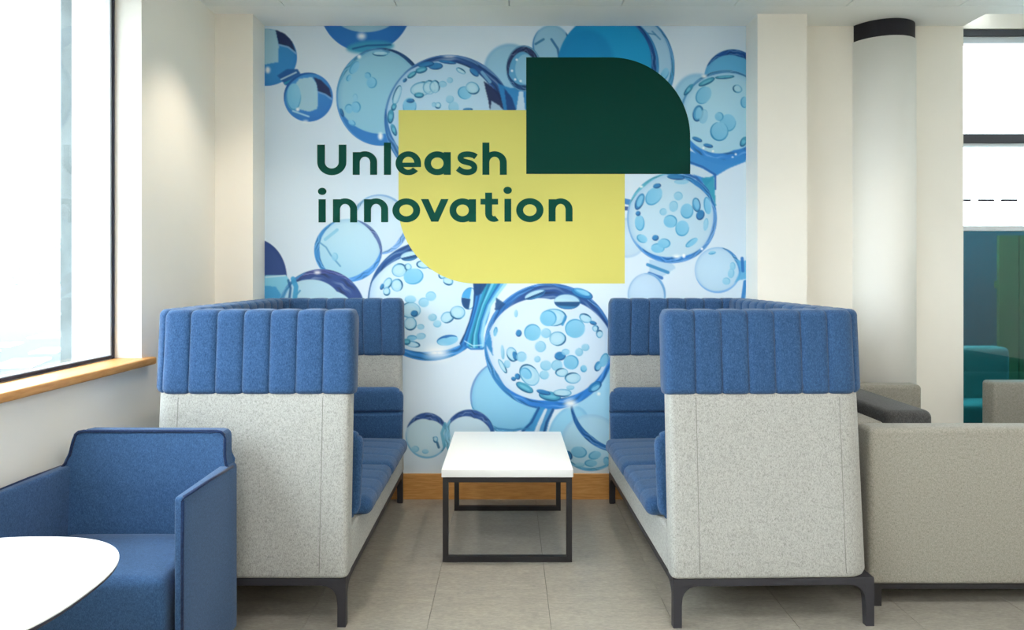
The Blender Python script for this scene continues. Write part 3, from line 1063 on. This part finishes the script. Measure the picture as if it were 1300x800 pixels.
# --- lower left pair
e = ball(542, 553, 27, 29, 0, (190, 220, 236), .97, .9)
rim(e, -80, 80, 9, (48, 84, 148), 1, 1, .7)
rim(e, 100, 90, 2.5, (110, 180, 220), .9)
rim(e, 10, 40, 4, (60, 140, 190), .9)
line([(551, 556), (555, 562), (557, 568)], 3, (30, 90, 140), .8)
for b in ((553, 558, 3, 4, 0, 'r'), (540, 573, 4, 3, 0, 'p'), (527, 570, 5, 4, 0, 'p')):
    bub(*b)
e = ball(596, 554, 32, 34, 0, (194, 222, 240), .97, .9)
rim(e, -75, 90, 10, (46, 84, 150), 1, 1, .7)
rim(e, -10, 40, 5, (40, 100, 170), .9)
rim(e, 180, 40, 8, (120, 190, 224), .9)
line([(565, 538), (561, 550), (564, 566)], 4, (90, 170, 205), .8)

img = np.clip(img, 0, 255)
lc = img / 255.0
lc = np.where(lc <= .04045, lc / 12.92, ((lc + .055) / 1.055) ** 2.4)


def wx(px):
    return MX0 + (px - PX0) / (PX1 - PX0) * (MX1 - MX0)


def wz(py):
    return MZ1 - (py - PY0) / (PY1 - PY0) * (MZ1 - MZ0)


YS = YB - .0015
co = np.empty((NY, NX, 3))
co[..., 0] = wx(gxp)
co[..., 1] = YS
co[..., 2] = wz(gyp)
me = bpy.data.meshes.new('printed_sheet')
ii = (np.arange(NY - 1)[:, None] * NX + np.arange(NX - 1)[None, :]).ravel()
quads = np.stack([ii, ii + NX, ii + NX + 1, ii + 1], 1)
me.vertices.add(NX * NY)
me.vertices.foreach_set('co', co.ravel())
me.loops.add(quads.size)
me.loops.foreach_set('vertex_index', quads.ravel().astype(np.int32))
me.polygons.add(len(quads))
me.polygons.foreach_set('loop_start', (np.arange(len(quads)) * 4).astype(np.int32))
me.update(calc_edges=True)
ca = me.color_attributes.new('print', 'FLOAT_COLOR', 'POINT')
rgba = np.ones((NY * NX, 4), np.float32)
rgba[:, :3] = lc.reshape(-1, 3)
ca.data.foreach_set('color', rgba.ravel())
m, nt, p = base_mat('mural_print')
at = nt.nodes.new('ShaderNodeAttribute')
at.attribute_name = 'print'
nt.links.new(at.outputs['Color'], p.inputs['Base Color'])
p.inputs['Roughness'].default_value = .55
p.inputs['Specular IOR Level'].default_value = .3
mural = empty('wall_mural', (0, 0, 0))
tag(mural, 'blue bubble wall mural with yellow and green shapes reading Unleash innovation', 'mural')
link('printed_sheet', me, m, mural)


def flat(name, poly, y, mat, parent, th=.0006):
    bm = bmesh.new()
    prism_bm(bm, [(wx(a), wz(b)) for a, b in poly], 'y', y, y - th)
    return from_bm(name, bm, mat, parent)


arc = lambda cx, cy, rx, ry, a0, a1, n: [(cx + rx * math.cos(R(a0 + (a1 - a0) * i / n)), cy + ry * math.sin(R(a0 + (a1 - a0) * i / n))) for i in range(n + 1)]
flat('yellow_shape', [(506, 140), (793, 140), (793, 360)] + arc(604, 262, 98, 98, 90, 180, 40), YS - .0006, M['yellow'], mural)
flat('green_shape', [(668, 221), (668, 73)] + arc(775, 174, 101, 101, -90, 0, 40) + [(876, 221)], YS - .0014, M['green'], mural)

# lettering, drawn in the units of a 3.714x view of the photograph
K = 350.0 / 1300.0
LX, LY = 390.0, 165.0


def strokes(pieces):
    bm = bmesh.new()
    y = YS - .0024
    for k, pc in enumerate(pieces):
        pts = [(wx(LX + a * K), wz(LY + b * K)) for a, b in pc]
        prism_bm(bm, pts, 'y', YS - .0013, y - .00007 * k)
    return from_bm('letter', bm, M['lettergreen'], mural)


def ring(cx, cy, ro, ri, a0=0, a1=360, n=40):
    """list of quads forming an (elliptic) ring sector"""
    o = arc(cx, cy, ro[0], ro[1], a0, a1, n)
    i = arc(cx, cy, ri[0], ri[1], a0, a1, n)
    h = len(o) // 2
    return [o[:h + 1] + i[:h + 1][::-1], o[h:] + i[h:][::-1]]


def rect(x0, x1, y0, y1):
    return [(x0, y0), (x1, y0), (x1, y1), (x0, y1)]


ST = 33


def let_n(x0, x1, top, base, asc=None):
    w = x1 - x0
    cx = x0 + w * .5
    ro = (x1 - cx, 53)
    ri = (x1 - cx - ST, 27)
    cy = top + ro[1] - 2
    return [rect(x0, x0 + ST, (asc if asc is not None else top + 2), base)] + ring(cx, cy, ro, ri, 180, 360, 30) + [rect(x1 - ST, x1, cy, base)]


def let_a(x0, x1, top, base):
    cy = (top + base) / 2
    rx = (x1 - x0) * .5 - 1
    return ring(x0 + rx, cy, (rx, (base - top) / 2 + 2), (rx - 32, (base - top) / 2 - 27)) + [rect(x1 - ST, x1, top + 2, base)]


def let_o(x0, x1, top, base):
    rx = (x1 - x0) / 2
    ry = (base - top) / 2 + 2
    return ring((x0 + x1) / 2, (top + base) / 2, (rx, ry), (rx - 33, ry - 29))


def let_e(x0, x1, top, base):
    rx = (x1 - x0) / 2
    ry = (base - top) / 2 + 2
    cx, cy = (x0 + x1) / 2, (top + base) / 2
    return ring(cx, cy, (rx, ry), (rx - 32, ry - 26), 40, 360, 50) + [rect(x0 + 22, x1 - 1, cy - 3, cy + 18), rect(x1 - 33, x1, cy - 2, cy + 17)]


def band(pts, w):
    out = []
    L, Rr = [], []
    for i, p in enumerate(pts):
        a = pts[max(i - 1, 0)]
        b = pts[min(i + 1, len(pts) - 1)]
        dx, dy = b[0] - a[0], b[1] - a[1]
        d = math.hypot(dx, dy)
        nx, ny = -dy / d * w / 2, dx / d * w / 2
        L.append((p[0] + nx, p[1] + ny))
        Rr.append((p[0] - nx, p[1] - ny))
    for i in range(len(pts) - 1):
        out.append([L[i], L[i + 1], Rr[i + 1], Rr[i]])
    return out


def let_s(x0, x1, top, base):
    cx = (x0 + x1) / 2
    pts = [(x1 - 10, top + 25), (x1 - 24, top + 16), (cx + 2, top + 12), (cx - 22, top + 16), (cx - 32, top + 29), (cx - 22, top + 43), (cx, top + 50),
           (cx + 20, top + 56), (cx + 34, top + 70), (cx + 30, top + 88), (cx + 10, top + 97), (cx - 14, top + 96), (cx - 32, top + 88), (x0 + 8, top + 79)]
    # smooth (Catmull-Rom)
    q = []
    for i in range(len(pts) - 1):
        p0, p1, p2, p3 = pts[max(i - 1, 0)], pts[i], pts[i + 1], pts[min(i + 2, len(pts) - 1)]
        for s in range(4):
            t = s / 4
            q.append(tuple(.5 * ((2 * p1[d]) + (-p0[d] + p2[d]) * t + (2 * p0[d] - 5 * p1[d] + 4 * p2[d] - p3[d]) * t * t + (-p0[d] + 3 * p1[d] - 3 * p2[d] + p3[d]) * t ** 3) for d in (0, 1)))
    q.append(pts[-1])
    return band(q, 27)


B1, T1, A1 = 212, 103, 60
B2, T2 = 434, 325
strokes([rect(48, 84, 70, 152), rect(149, 185, 70, 152)] + ring(116.5, 152, (68.5, 62), (32.5, 30), 0, 180, 30))
strokes(let_n(215, 330, T1, B1))
strokes([rect(362, 395, A1, B1)])
strokes(let_e(417, 537, T1, B1))
strokes(let_a(552, 677, T1, B1))
strokes(let_s(702, 806, T1, B1))
strokes(let_n(826, 941, T1, B1, A1))
strokes([rect(54, 88, T2 + 2, B2 + 2), arc(71, 290, 20, 17, 0, 360, 28)[:-1]])
strokes(let_n(122, 236, T2, B2 + 2))
strokes(let_n(268, 382, T2, B2 + 1))
strokes(let_o(402, 533, T2, B2))
strokes([[(536, 326), (572, 326), (601, 392), (631, 326), (667, 326), (618, 433), (585, 433)]])
strokes(let_a(671, 796, T2, B2))
strokes([rect(839, 872, 296, 398), rect(817, 900, 325, 352)] + ring(880, 394, (41, 40), (9, 13), 55, 180, 20))
strokes([rect(930, 962, T2, B2 - 1), arc(945, 285, 20, 17, 0, 360, 28)[:-1]])
strokes(let_o(985, 1114, T2 - 1, B2 - 1))
strokes(let_n(1138, 1251, T2, B2 - 2))

# ------------------------------------------------------------------ high-back booth sofa
# local frame: open front at x = -.37, back outside at x = +.37, wings at y = -+.64 (top), floor z = 0
SX0, SX1 = -.37, .37
SL = .648            # half length of the top outline
SR = .085            # plan corner radius
Z0, ZB, ZT = .18, .846, 1.163
FLX, FLY = .028, .080


def path_len():
    return 2 * (SX1 - SX0 - SR) + PI * SR + (2 * SL - 2 * SR)


def path(s):
    a = SX1 - SX0 - SR
    if s <= a:
        return (SX0 + s, -SL, 0, -1)
    s -= a
    q = PI / 2 * SR
    if s <= q:
        t = s / SR
        return (SX1 - SR + SR * math.sin(t), -SL + SR - SR * math.cos(t), math.sin(t), -math.cos(t))
    s -= q
    b = 2 * SL - 2 * SR
    if s <= b:
        return (SX1, -SL + SR + s, 1, 0)
    s -= b
    if s <= q:
        t = s / SR
        return (SX1 - SR + SR * math.cos(t), SL - SR + SR * math.sin(t), math.cos(t), math.sin(t))
    s -= q
    return (SX1 - SR - s, SL, 0, 1)


def pos(s, d, z):
    """point at path station s, offset d outward, height z, with the flare toward the floor"""
    x, y, nx, ny = path(s)
    if abs(nx) > 1e-4 and abs(ny) > 1e-4:
        d = max(d, -SR + .004)
    f = max(0.0, (ZT - z) / (ZT - Z0))
    return (x + d * nx + f * nx * FLX, y + d * ny + f * ny * FLY, z)


def sweep(name, stations, prof_fn, mat, parent):
    """prof_fn(k, s) -> list of (d, z); closed loop profile swept along stations, capped"""
    vs, fs = [], []
    n = None
    for k, s in enumerate(stations):
        pr_ = prof_fn(k, s)
        n = len(pr_)
        for d, z in pr_:
            vs.append(pos(s, d, z))
    m_ = len(stations)
    for k in range(m_ - 1):
        for i in range(n):
            j = (i + 1) % n
            fs.append((k * n + i, (k + 1) * n + i, (k + 1) * n + j, k * n + j))
    fs.append(tuple(range(n)))
    fs.append(tuple((m_ - 1) * n + i for i in range(n))[::-1])
    bm = bmesh.new()
    me_ = bpy.data.meshes.new(name)
    me_.from_pydata(vs, [], fs)
    bm.from_mesh(me_)
    bmesh.ops.recalc_face_normals(bm, faces=bm.faces[:])
    bm.to_mesh(me_)
    bm.free()
    return link(name, me_, mat, parent, True)


def rprof(d0, d1, z0, z1, r, nz=6, nr=4):
    """rounded-rectangle profile from inner d0 to outer d1"""
    pts = []
    for i in range(nz):
        pts.append((d1, z0 + r + (z1 - z0 - 2 * r) * i / (nz - 1)))
    for i in range(1, nr + 1):
        a = PI / 2 * i / nr
        pts.append((d1 - r + r * math.cos(a), z1 - r + r * math.sin(a)))
    for i in range(0, nr + 1):
        a = PI / 2 * i / nr
        pts.append((d0 + r - r * math.sin(a), z1 - r + r * math.cos(a)))
    for i in range(1, nz):
        pts.append((d0, z1 - r - (z1 - z0 - 2 * r) * i / (nz - 1)))
    for i in range(1, nr + 1):
        a = PI / 2 * i / nr
        pts.append((d0 + r - r * math.cos(a), z0 + r - r * math.sin(a)))
    for i in range(0, nr):
        a = PI / 2 * i / nr
        pts.append((d1 - r + r * math.sin(a), z0 + r - r * math.cos(a)))
    return pts


def make_booth():
    root = empty('booth_sofa', (0, 0, 0))
    PLn = path_len()
    T = .095
    # grey upholstered shell
    eps = [0, .004, .012, .022]
    st = eps + [.022 + (PLn - .044) * i / 90 for i in range(1, 90)] + [PLn - e for e in reversed(eps)]

    def shell_prof(k, s):
        g = min(k, len(st) - 1 - k)
        sh = (.016, .007, .002, 0)[g] if g < 4 else 0
        return rprof(-T + sh, -.004 - sh, Z0 + sh * .3, ZB + .02, .014, 10, 3)
    shell = sweep('shell', st, shell_prof, M['grey'], root)
    for s_ in (.10, SX1 - SX0 - .10, PLn - (SX1 - SX0 - .10), PLn - .10):
        tube('seam', [pos(s_, -.0046, Z0 + .02 + (ZB - Z0 - .03) * i / 6) for i in range(7)], .0016, M['seam'], shell, 6)
    band_core = sweep('head_band', [.02 + (PLn - .04) * i / 60 for i in range(61)], lambda k, s: rprof(-T + .006, -.016, ZB + .01, ZT - .03, .01, 3, 2), M['blue'], root)
    # blue channelled head band, one piece per channel
    N = 27
    for c in range(N):
        a, b = PLn * c / N, PLn * (c + 1) / N
        ns = 10
        ss = [a + (b - a) * i / ns for i in range(ns + 1)]
        if c == 0:
            ss = [a - .012] + ss
        if c == N - 1:
            ss = ss + [b + .012]

        def prof(k, s, a=a, b=b, c=c):
            u = max(0, min(1, (s - a) / (b - a)))
            e = abs(2 * u - 1)
            puff = .007 * (1 - e ** 5)
            if (c == 0 and u < .5) or (c == N - 1 and u > .5):
                e2 = e
                puff = .007 - (.020 if (s < 0 or s > PLn) else .004 * max(0, (e - .6) / .4) ** 2)
            return rprof(-T - .008 - puff, .003 + puff, ZB, ZT - .007 + puff, .024, 8, 5)
        # stations outside the path are clamped along the end tangent
        vs_ = ss

        def pp(s):
            return s
        o = sweep('channel_panel', vs_, prof, M['blue'], band_core)
    # seat base
    def base_fn(x_, y_, z_, u, v, w):
        return (x_, y_ * (1 + .03 * (1 - (w + 1) / 2)), z_)
    rbox('seat_base', (-.045, 0, (Z0 + .338) / 2), (.325, .635, (.338 - Z0) / 2), .012, M['grey'], root, fn=base_fn)

    # cushions
    def groove(t, centres, depth, wid):
        g = 0
        for c_ in centres:
            g += depth * math.exp(-((t - c_) / wid) ** 2)
        return g

    for sy in (-1, 1):
        def seat_fn(x_, y_, z_, u, v, w):
            b = .014 * (1 - min(1, abs(u)) ** 4) * (1 - min(1, abs(v)) ** 4)
            gz = groove(v, (-.5, 0, .5), .006, .04) * (1 - min(1, abs(u)) ** 8) if w > .2 else 0
            gx = groove(v, (-.5, 0, .5), .003, .04) if u < -.6 else 0
            return (x_ + gx, y_, z_ + (b - gz) * (1 if w > 0 else .0))
        rbox('seat_cushion', (-.080, sy * .2595, .374), (.342, .256, .037), .034, M['blue'], root, 5, seat_fn, (10, 44, 2))

        def back_fn(x_, y_, z_, u, v, w):
            b = .02 * (1 - min(1, abs(v)) ** 4) * (1 - min(1, abs(w)) ** 4)
            g = groove(w, (-.05,), .018, .06) if u < 0 else 0
            return (x_ + .08 * (w) * .5 - (b if u < 0 else 0) + g, y_, z_)
        rbox('back_cushion', (.19, sy * .235, .553), (.055, .225, .14), .04, M['blue'], root, 4, back_fn, (2, 10, 26))

        # arm pad leaning on the wing
        def pad_fn(x_, y_, z_, u, v, w, sy=sy):
            b = .016 * (1 - min(1, abs(u)) ** 4) * (1 - min(1, abs(w)) ** 4)
            inner = (v * sy) < 0
            g = groove(w, (.22,), .020, .035) if inner else 0
            hx, hz, rr = .300, .172, .060
            ax_, az_ = abs(x_) - (hx - rr), abs(z_) - (hz - rr)
            if ax_ > 0 and az_ > 0:
                q_ = max(abs(ax_), abs(az_)) / math.hypot(ax_, az_)
                x_ = math.copysign(hx - rr + ax_ * q_, x_)
                z_ = math.copysign(hz - rr + az_ * q_, z_)
            lean = .028 * sy * (-(w + 1) / 2 + .5)
            return (x_ + .012 * (1 - (w + 1) / 2), y_ + lean - (sy * (b - g) if inner else 0), z_)
        rbox('arm_pad', (-.096, sy * .542, .511), (.300, .024, .172), .022, M['blue'], root, 5, pad_fn, (44, 2, 44))

    # black base rail and legs
    Lb = SL + FLY - .012
    xb0, xb1 = SX0 + .004, SX1 + FLX - .020
    boxes('base_rail', [
        (xb0, xb1, -Lb, -Lb + .035, .152, Z0), (xb0, xb1, Lb - .035, Lb, .152, Z0),
        (xb0, xb0 + .035, -Lb + .035, Lb - .035, .152, Z0), (xb1 - .035, xb1, -Lb + .035, Lb - .035, .152, Z0)], M['rail'], root, bevel=.004)
    for sx in (-1, 1):
        for sy in (-1, 1):
            x_ = xb0 if sx < 0 else xb1
            y_ = sy * Lb
            bm = bmesh.new()
            # profile with a concave bracket into the rail, first along x then along y
            for ax in ('y', 'x'):
                pts = [(0, .16), (0, 0), (.024, 0), (.033, .10)]
                for i in range(0, 7):
                    t = PI / 2 * i / 6
                    pts.append((.033 + .055 * (1 - math.cos(t)), .10 + .052 * math.sin(t)))
                pts.append((.088, .16))
                if ax == 'y':
                    poly = [(x_ - sx * a_, b_) for a_, b_ in pts]
                    prism_bm(bm, poly, 'y', y_ - sy * .001, y_ - sy * .031)
                else:
                    poly = [(y_ - sy * a_, b_) for a_, b_ in pts]
                    prism_bm(bm, poly, 'x', x_ - sx * .001, x_ - sx * .031)
            from_bm('leg', bm, M['rail'], root)
    return root


# tangent continuation beyond the two ends of the outline
_path_in = path


def path(s):
    Lp = path_len()
    if s < 0:
        return (SX0 + s, -SL, 0, -1)
    if s > Lp:
        return (SX0 - (s - Lp), SL, 0, 1)
    return _path_in(s)


booth = make_booth()
tag(booth, 'blue and grey high-back booth sofa standing beside the beige sofa', 'sofa', 'facing booth sofas')
booth.location = (.955, 3.318, 0)
booth.rotation_euler = (0, 0, R(1.3))
booth2 = copy_tree(booth)
tag(booth2, 'blue and grey high-back booth sofa behind the blue armchair by the window', 'sofa', 'facing booth sofas')
booth2.location = (-.962, 3.318, 0)
booth2.rotation_euler = (0, 0, PI)

# ------------------------------------------------------------------ coffee table
ctb = empty('coffee_table', (0, 0, 0))
rbox('tabletop', (-.003, 3.563, .4015), (.296, .383, .0175), .002, M['white_top'], ctb, 2)
for (ya, yb) in ((3.188, 3.213), (3.878, 3.903)):
    bm = bmesh.new()
    bm_box(bm, -.294, -.269, ya, yb, 0, .384)
    bm_box(bm, .263, .288, ya, yb, 0, .384)
    bm_box(bm, -.269, .263, ya, yb, 0, .025)
    bm_box(bm, -.269, .263, ya, yb, .359, .384)
    from_bm('leg_frame', bm, M['black'], ctb)
for xa in (-.294, .263):
    box('side_rail', xa, xa + .025, 3.213, 3.878, .359, .384, M['black'], ctb)
tag(ctb, 'white square coffee table with black steel loop legs between the booth sofas', 'coffee table')


# ------------------------------------------------------------------ beige low sofas
def make_low(flip, m_arm, m_far):
    """local: back at x = 0, open front toward +x (flip mirrors), near arm at y = 0"""
    root = empty('low_sofa', (0, 0, 0))
    f = -1 if flip else 1
    D, L, H = .82, 1.16, .70
    zb = .089
    rbox('arm', (f * D / 2, .055, (H + zb) / 2), (D / 2, .055, (H - zb) / 2), .022, m_arm, root)
    rbox('arm', (f * D / 2, L - .055, (H + zb) / 2), (D / 2, .055, (H - zb) / 2), .022, m_far, root)
    rbox('backrest', (f * .06, L / 2, (H + zb) / 2), (.06, L / 2 - .11, (H - zb) / 2), .018, m_arm, root)
    rbox('seat_base', (f * (.12 + (D - .12) / 2), L / 2, .19), ((D - .12) / 2, L / 2 - .112, .10), .015, m_arm, root)

    def bul(x_, y_, z_, u, v, w):
        return (x_, y_, z_ + (.012 * (1 - min(1, abs(u)) ** 4) * (1 - min(1, abs(v)) ** 4) if w > 0 else 0))
    rbox('seat_cushion', (f * (.12 + (D - .12) / 2), L / 2, .36), ((D - .12) / 2, L / 2 - .115, .07), .035, M['charcoal'], root, 4, bul, (6, 8, 2))
    rbox('back_cushion', (f * .225, L / 2, .585), (.098, L / 2 - .118, .158), .03, M['charcoal'], root, 4, None, (2, 2, 2))
    boxes('base_rail', [(min(f * .02, f * (D - .02)), max(f * .02, f * (D - .02)), .012, .04, .07, zb), (min(f * .02, f * (D - .02)), max(f * .02, f * (D - .02)), L - .04, L - .012, .07, zb),
                        (min(f * .02, f * .048), max(f * .02, f * .048), .04, L - .04, .07, zb), (min(f * (D - .048), f * (D - .02)), max(f * (D - .048), f * (D - .02)), .04, L - .04, .07, zb)], M['black'], root)
    for a in (.04, D - .04):
        for b in (.035, L - .035):
            box('leg', f * a - .017, f * a + .017, b - .017, b + .017, 0, .072, M['black'], root, bevel=.002)
    return root


lo1 = make_low(False, M['beige'], M['beige'])
lo1.location = (1.402, 2.75, 0)
tag(lo1, 'low beige sofa with charcoal cushions backing onto the booth sofa', 'sofa')
lo2 = make_low(True, M['beige'], M['beige'])
lo2.location = (3.50, 2.86, 0)
tag(lo2, 'low beige sofa standing against the teal window glass', 'sofa')

# ------------------------------------------------------------------ blue armchair by the window
ch = empty('armchair', (0, 0, 0))
AX0, AX1 = -1.555, -.957
AYF, AYR = 2.085, 2.50
# backrest panel (front-view outline with narrower raised top)
def back_outline(inset=0.0):
    xl, xr = AX0, AX1
    pts = [(xl + .044, .05), (xr - .044, .05), (xr - .044, .585), (xr - .004, .600)]
    pts += [(xr - .006 - inset, .622), (xr - .018 - inset, .640), (xr - .023 - inset, .665), (xr - .026 - inset, .725)]
    pts += [(xr - .030 - inset, .738), (xr - .040 - inset, .747 - inset), (xr - .056 - inset, .750 - inset)]
    pts += [(xl + .080 + inset, .750 - inset), (xl + .062 + inset, .747 - inset), (xl + .052 + inset, .738), (xl + .047 + inset, .720)]
    pts += [(xl + .038 + inset, .668), (xl + .026 + inset, .642), (xl + .010 + inset, .622), (xl + .004, .600), (xl + .044, .585)]
    return pts


bm = bmesh.new()
v0, v1 = prism_bm(bm, back_outline(), 'y', 0, .065)
for v in bm.verts:
    v.co.y += AYR - .085 + .05 * max(0, (v.co.z - .40) / .35)
bmesh.ops.bevel(bm, geom=[e for e in bm.edges if abs(e.verts[0].co.y - e.verts[1].co.y) < .055 and not (e.verts[0].co.z < .06 and e.verts[1].co.z < .06)],
                offset=.008, segments=2, affect='EDGES', profile=.7)
cback = from_bm('backrest', bm, M['blue_chair'], ch)
yb_at = lambda z: AYR - .085 + .05 * max(0, (z - .40) / .35)
ol = back_outline()[4:-2]
tube('piping', [(a, yb_at(b) - .001, b + .001) for a, b in ol], .0055, M['piping'], cback)


def arm_fn_factory(sgn):
    def fn(x_, y_, z_, u, v, w):
        # thinner toward the front edge, slight outward lean of the top
        k = .55 + .45 * (v + 1) / 2
        return (x_ * k + sgn * .012 * (1 - k) * 2, y_, z_ + (.004 * (1 - v) if w > 0 else 0))
    return fn


for xc, sg in ((AX1 - .024, 1), (AX0 + .024, -1)):
    carm = rbox('arm', (xc, (AYF + AYR + .01) / 2, (.05 + .632) / 2), (.024, (AYR + .01 - AYF) / 2, (.632 - .05) / 2), .012, M['blue_chair'], ch, 4, arm_fn_factory(sg), (2, 8, 8))
    xi = AX1 - .001 if sg > 0 else AX0 + .001
    tube('piping', [(xi, AYR - .035, .628), (xi, 2.3, .635), (xi, AYF + .012, .638), (xi, AYF + .002, .630), (xi, AYF, .5), (xi, AYF, .06)], .005, M['piping'], carm)


def chseat(x_, y_, z_, u, v, w):
    return (x_, y_, z_ + (.010 * (1 - min(1, abs(u)) ** 4) * (1 - min(1, abs(v)) ** 4) if w > 0 else 0))


rbox('seat', ((AX0 + AX1) / 2, 2.245, .305), ((AX1 - AX0) / 2 - .048, .19, .105), .030, M['blue_chair'], ch, 5, chseat, (8, 8, 3))
for a in (AX0 + .03, AX1 - .03):
    for b in (AYF + .04, AYR - .06):
        bm = bmesh.new()
        bmesh.ops.create_cone(bm, cap_ends=True, segments=16, radius1=.014, radius2=.017, depth=.055, matrix=Matrix.Translation((a, b, .0275)))
        from_bm('foot', bm, M['black'], ch, False)
tag(ch, 'low blue fabric armchair with piped edges under the window', 'armchair')

# ------------------------------------------------------------------ white side table
tb = empty('side_table', (-1.236, 1.56, 0))


def sq(rx, ry, n, k, cnt=96):
    out_ = []
    for i in range(cnt):
        t = 2 * PI * i / cnt
        c_, s_ = math.cos(t), math.sin(t)
        out_.append((rx * math.copysign(abs(c_) ** (2 / n), c_) * k, ry * math.copysign(abs(s_) ** (2 / n), s_) * k))
    return out_


def stack(name, layers, mat, parent, smooth=True):
    vs_, fs_ = [], []
    for (pts, z) in layers:
        vs_ += [(a, b, z) for a, b in pts]
    n_ = len(layers[0][0])
    for k in range(len(layers) - 1):
        for i in range(n_):
            j = (i + 1) % n_
            fs_.append((k * n_ + i, k * n_ + j, (k + 1) * n_ + j, (k + 1) * n_ + i))
    fs_.append(tuple(range(n_))[::-1])
    fs_.append(tuple((len(layers) - 1) * n_ + i for i in range(n_)))
    me_ = bpy.data.meshes.new(name)
    me_.from_pydata(vs_, [], fs_)
    return link(name, me_, mat, parent)


RX, RY, NS = .312, .325, 2.5
ttop = stack('tabletop', [(sq(RX, RY, NS, 1), .5965), (sq(RX, RY, NS, 1), .599), (sq(RX, RY, NS, .998), .600)], M['white_top'], tb)
stack('table_edge', [(sq(RX, RY, NS, .94), .578), (sq(RX, RY, NS, .995), .590), (sq(RX, RY, NS, .999), .5965)], M['edge_dark'], ttop)
bm = bmesh.new()
bmesh.ops.create_cone(bm, cap_ends=True, segments=32, radius1=.03, radius2=.03, depth=.566, matrix=Matrix.Translation((0, 0, .295)))
from_bm('pedestal', bm, M['white_top'], tb)
bm = bmesh.new()
bmesh.ops.create_cone(bm, cap_ends=True, segments=64, radius1=.22, radius2=.21, depth=.012, matrix=Matrix.Translation((0, 0, .006)))
from_bm('base', bm, M['white_top'], tb)
tag(tb, 'small white rounded side table with dark edge in front of the blue armchair', 'side table')
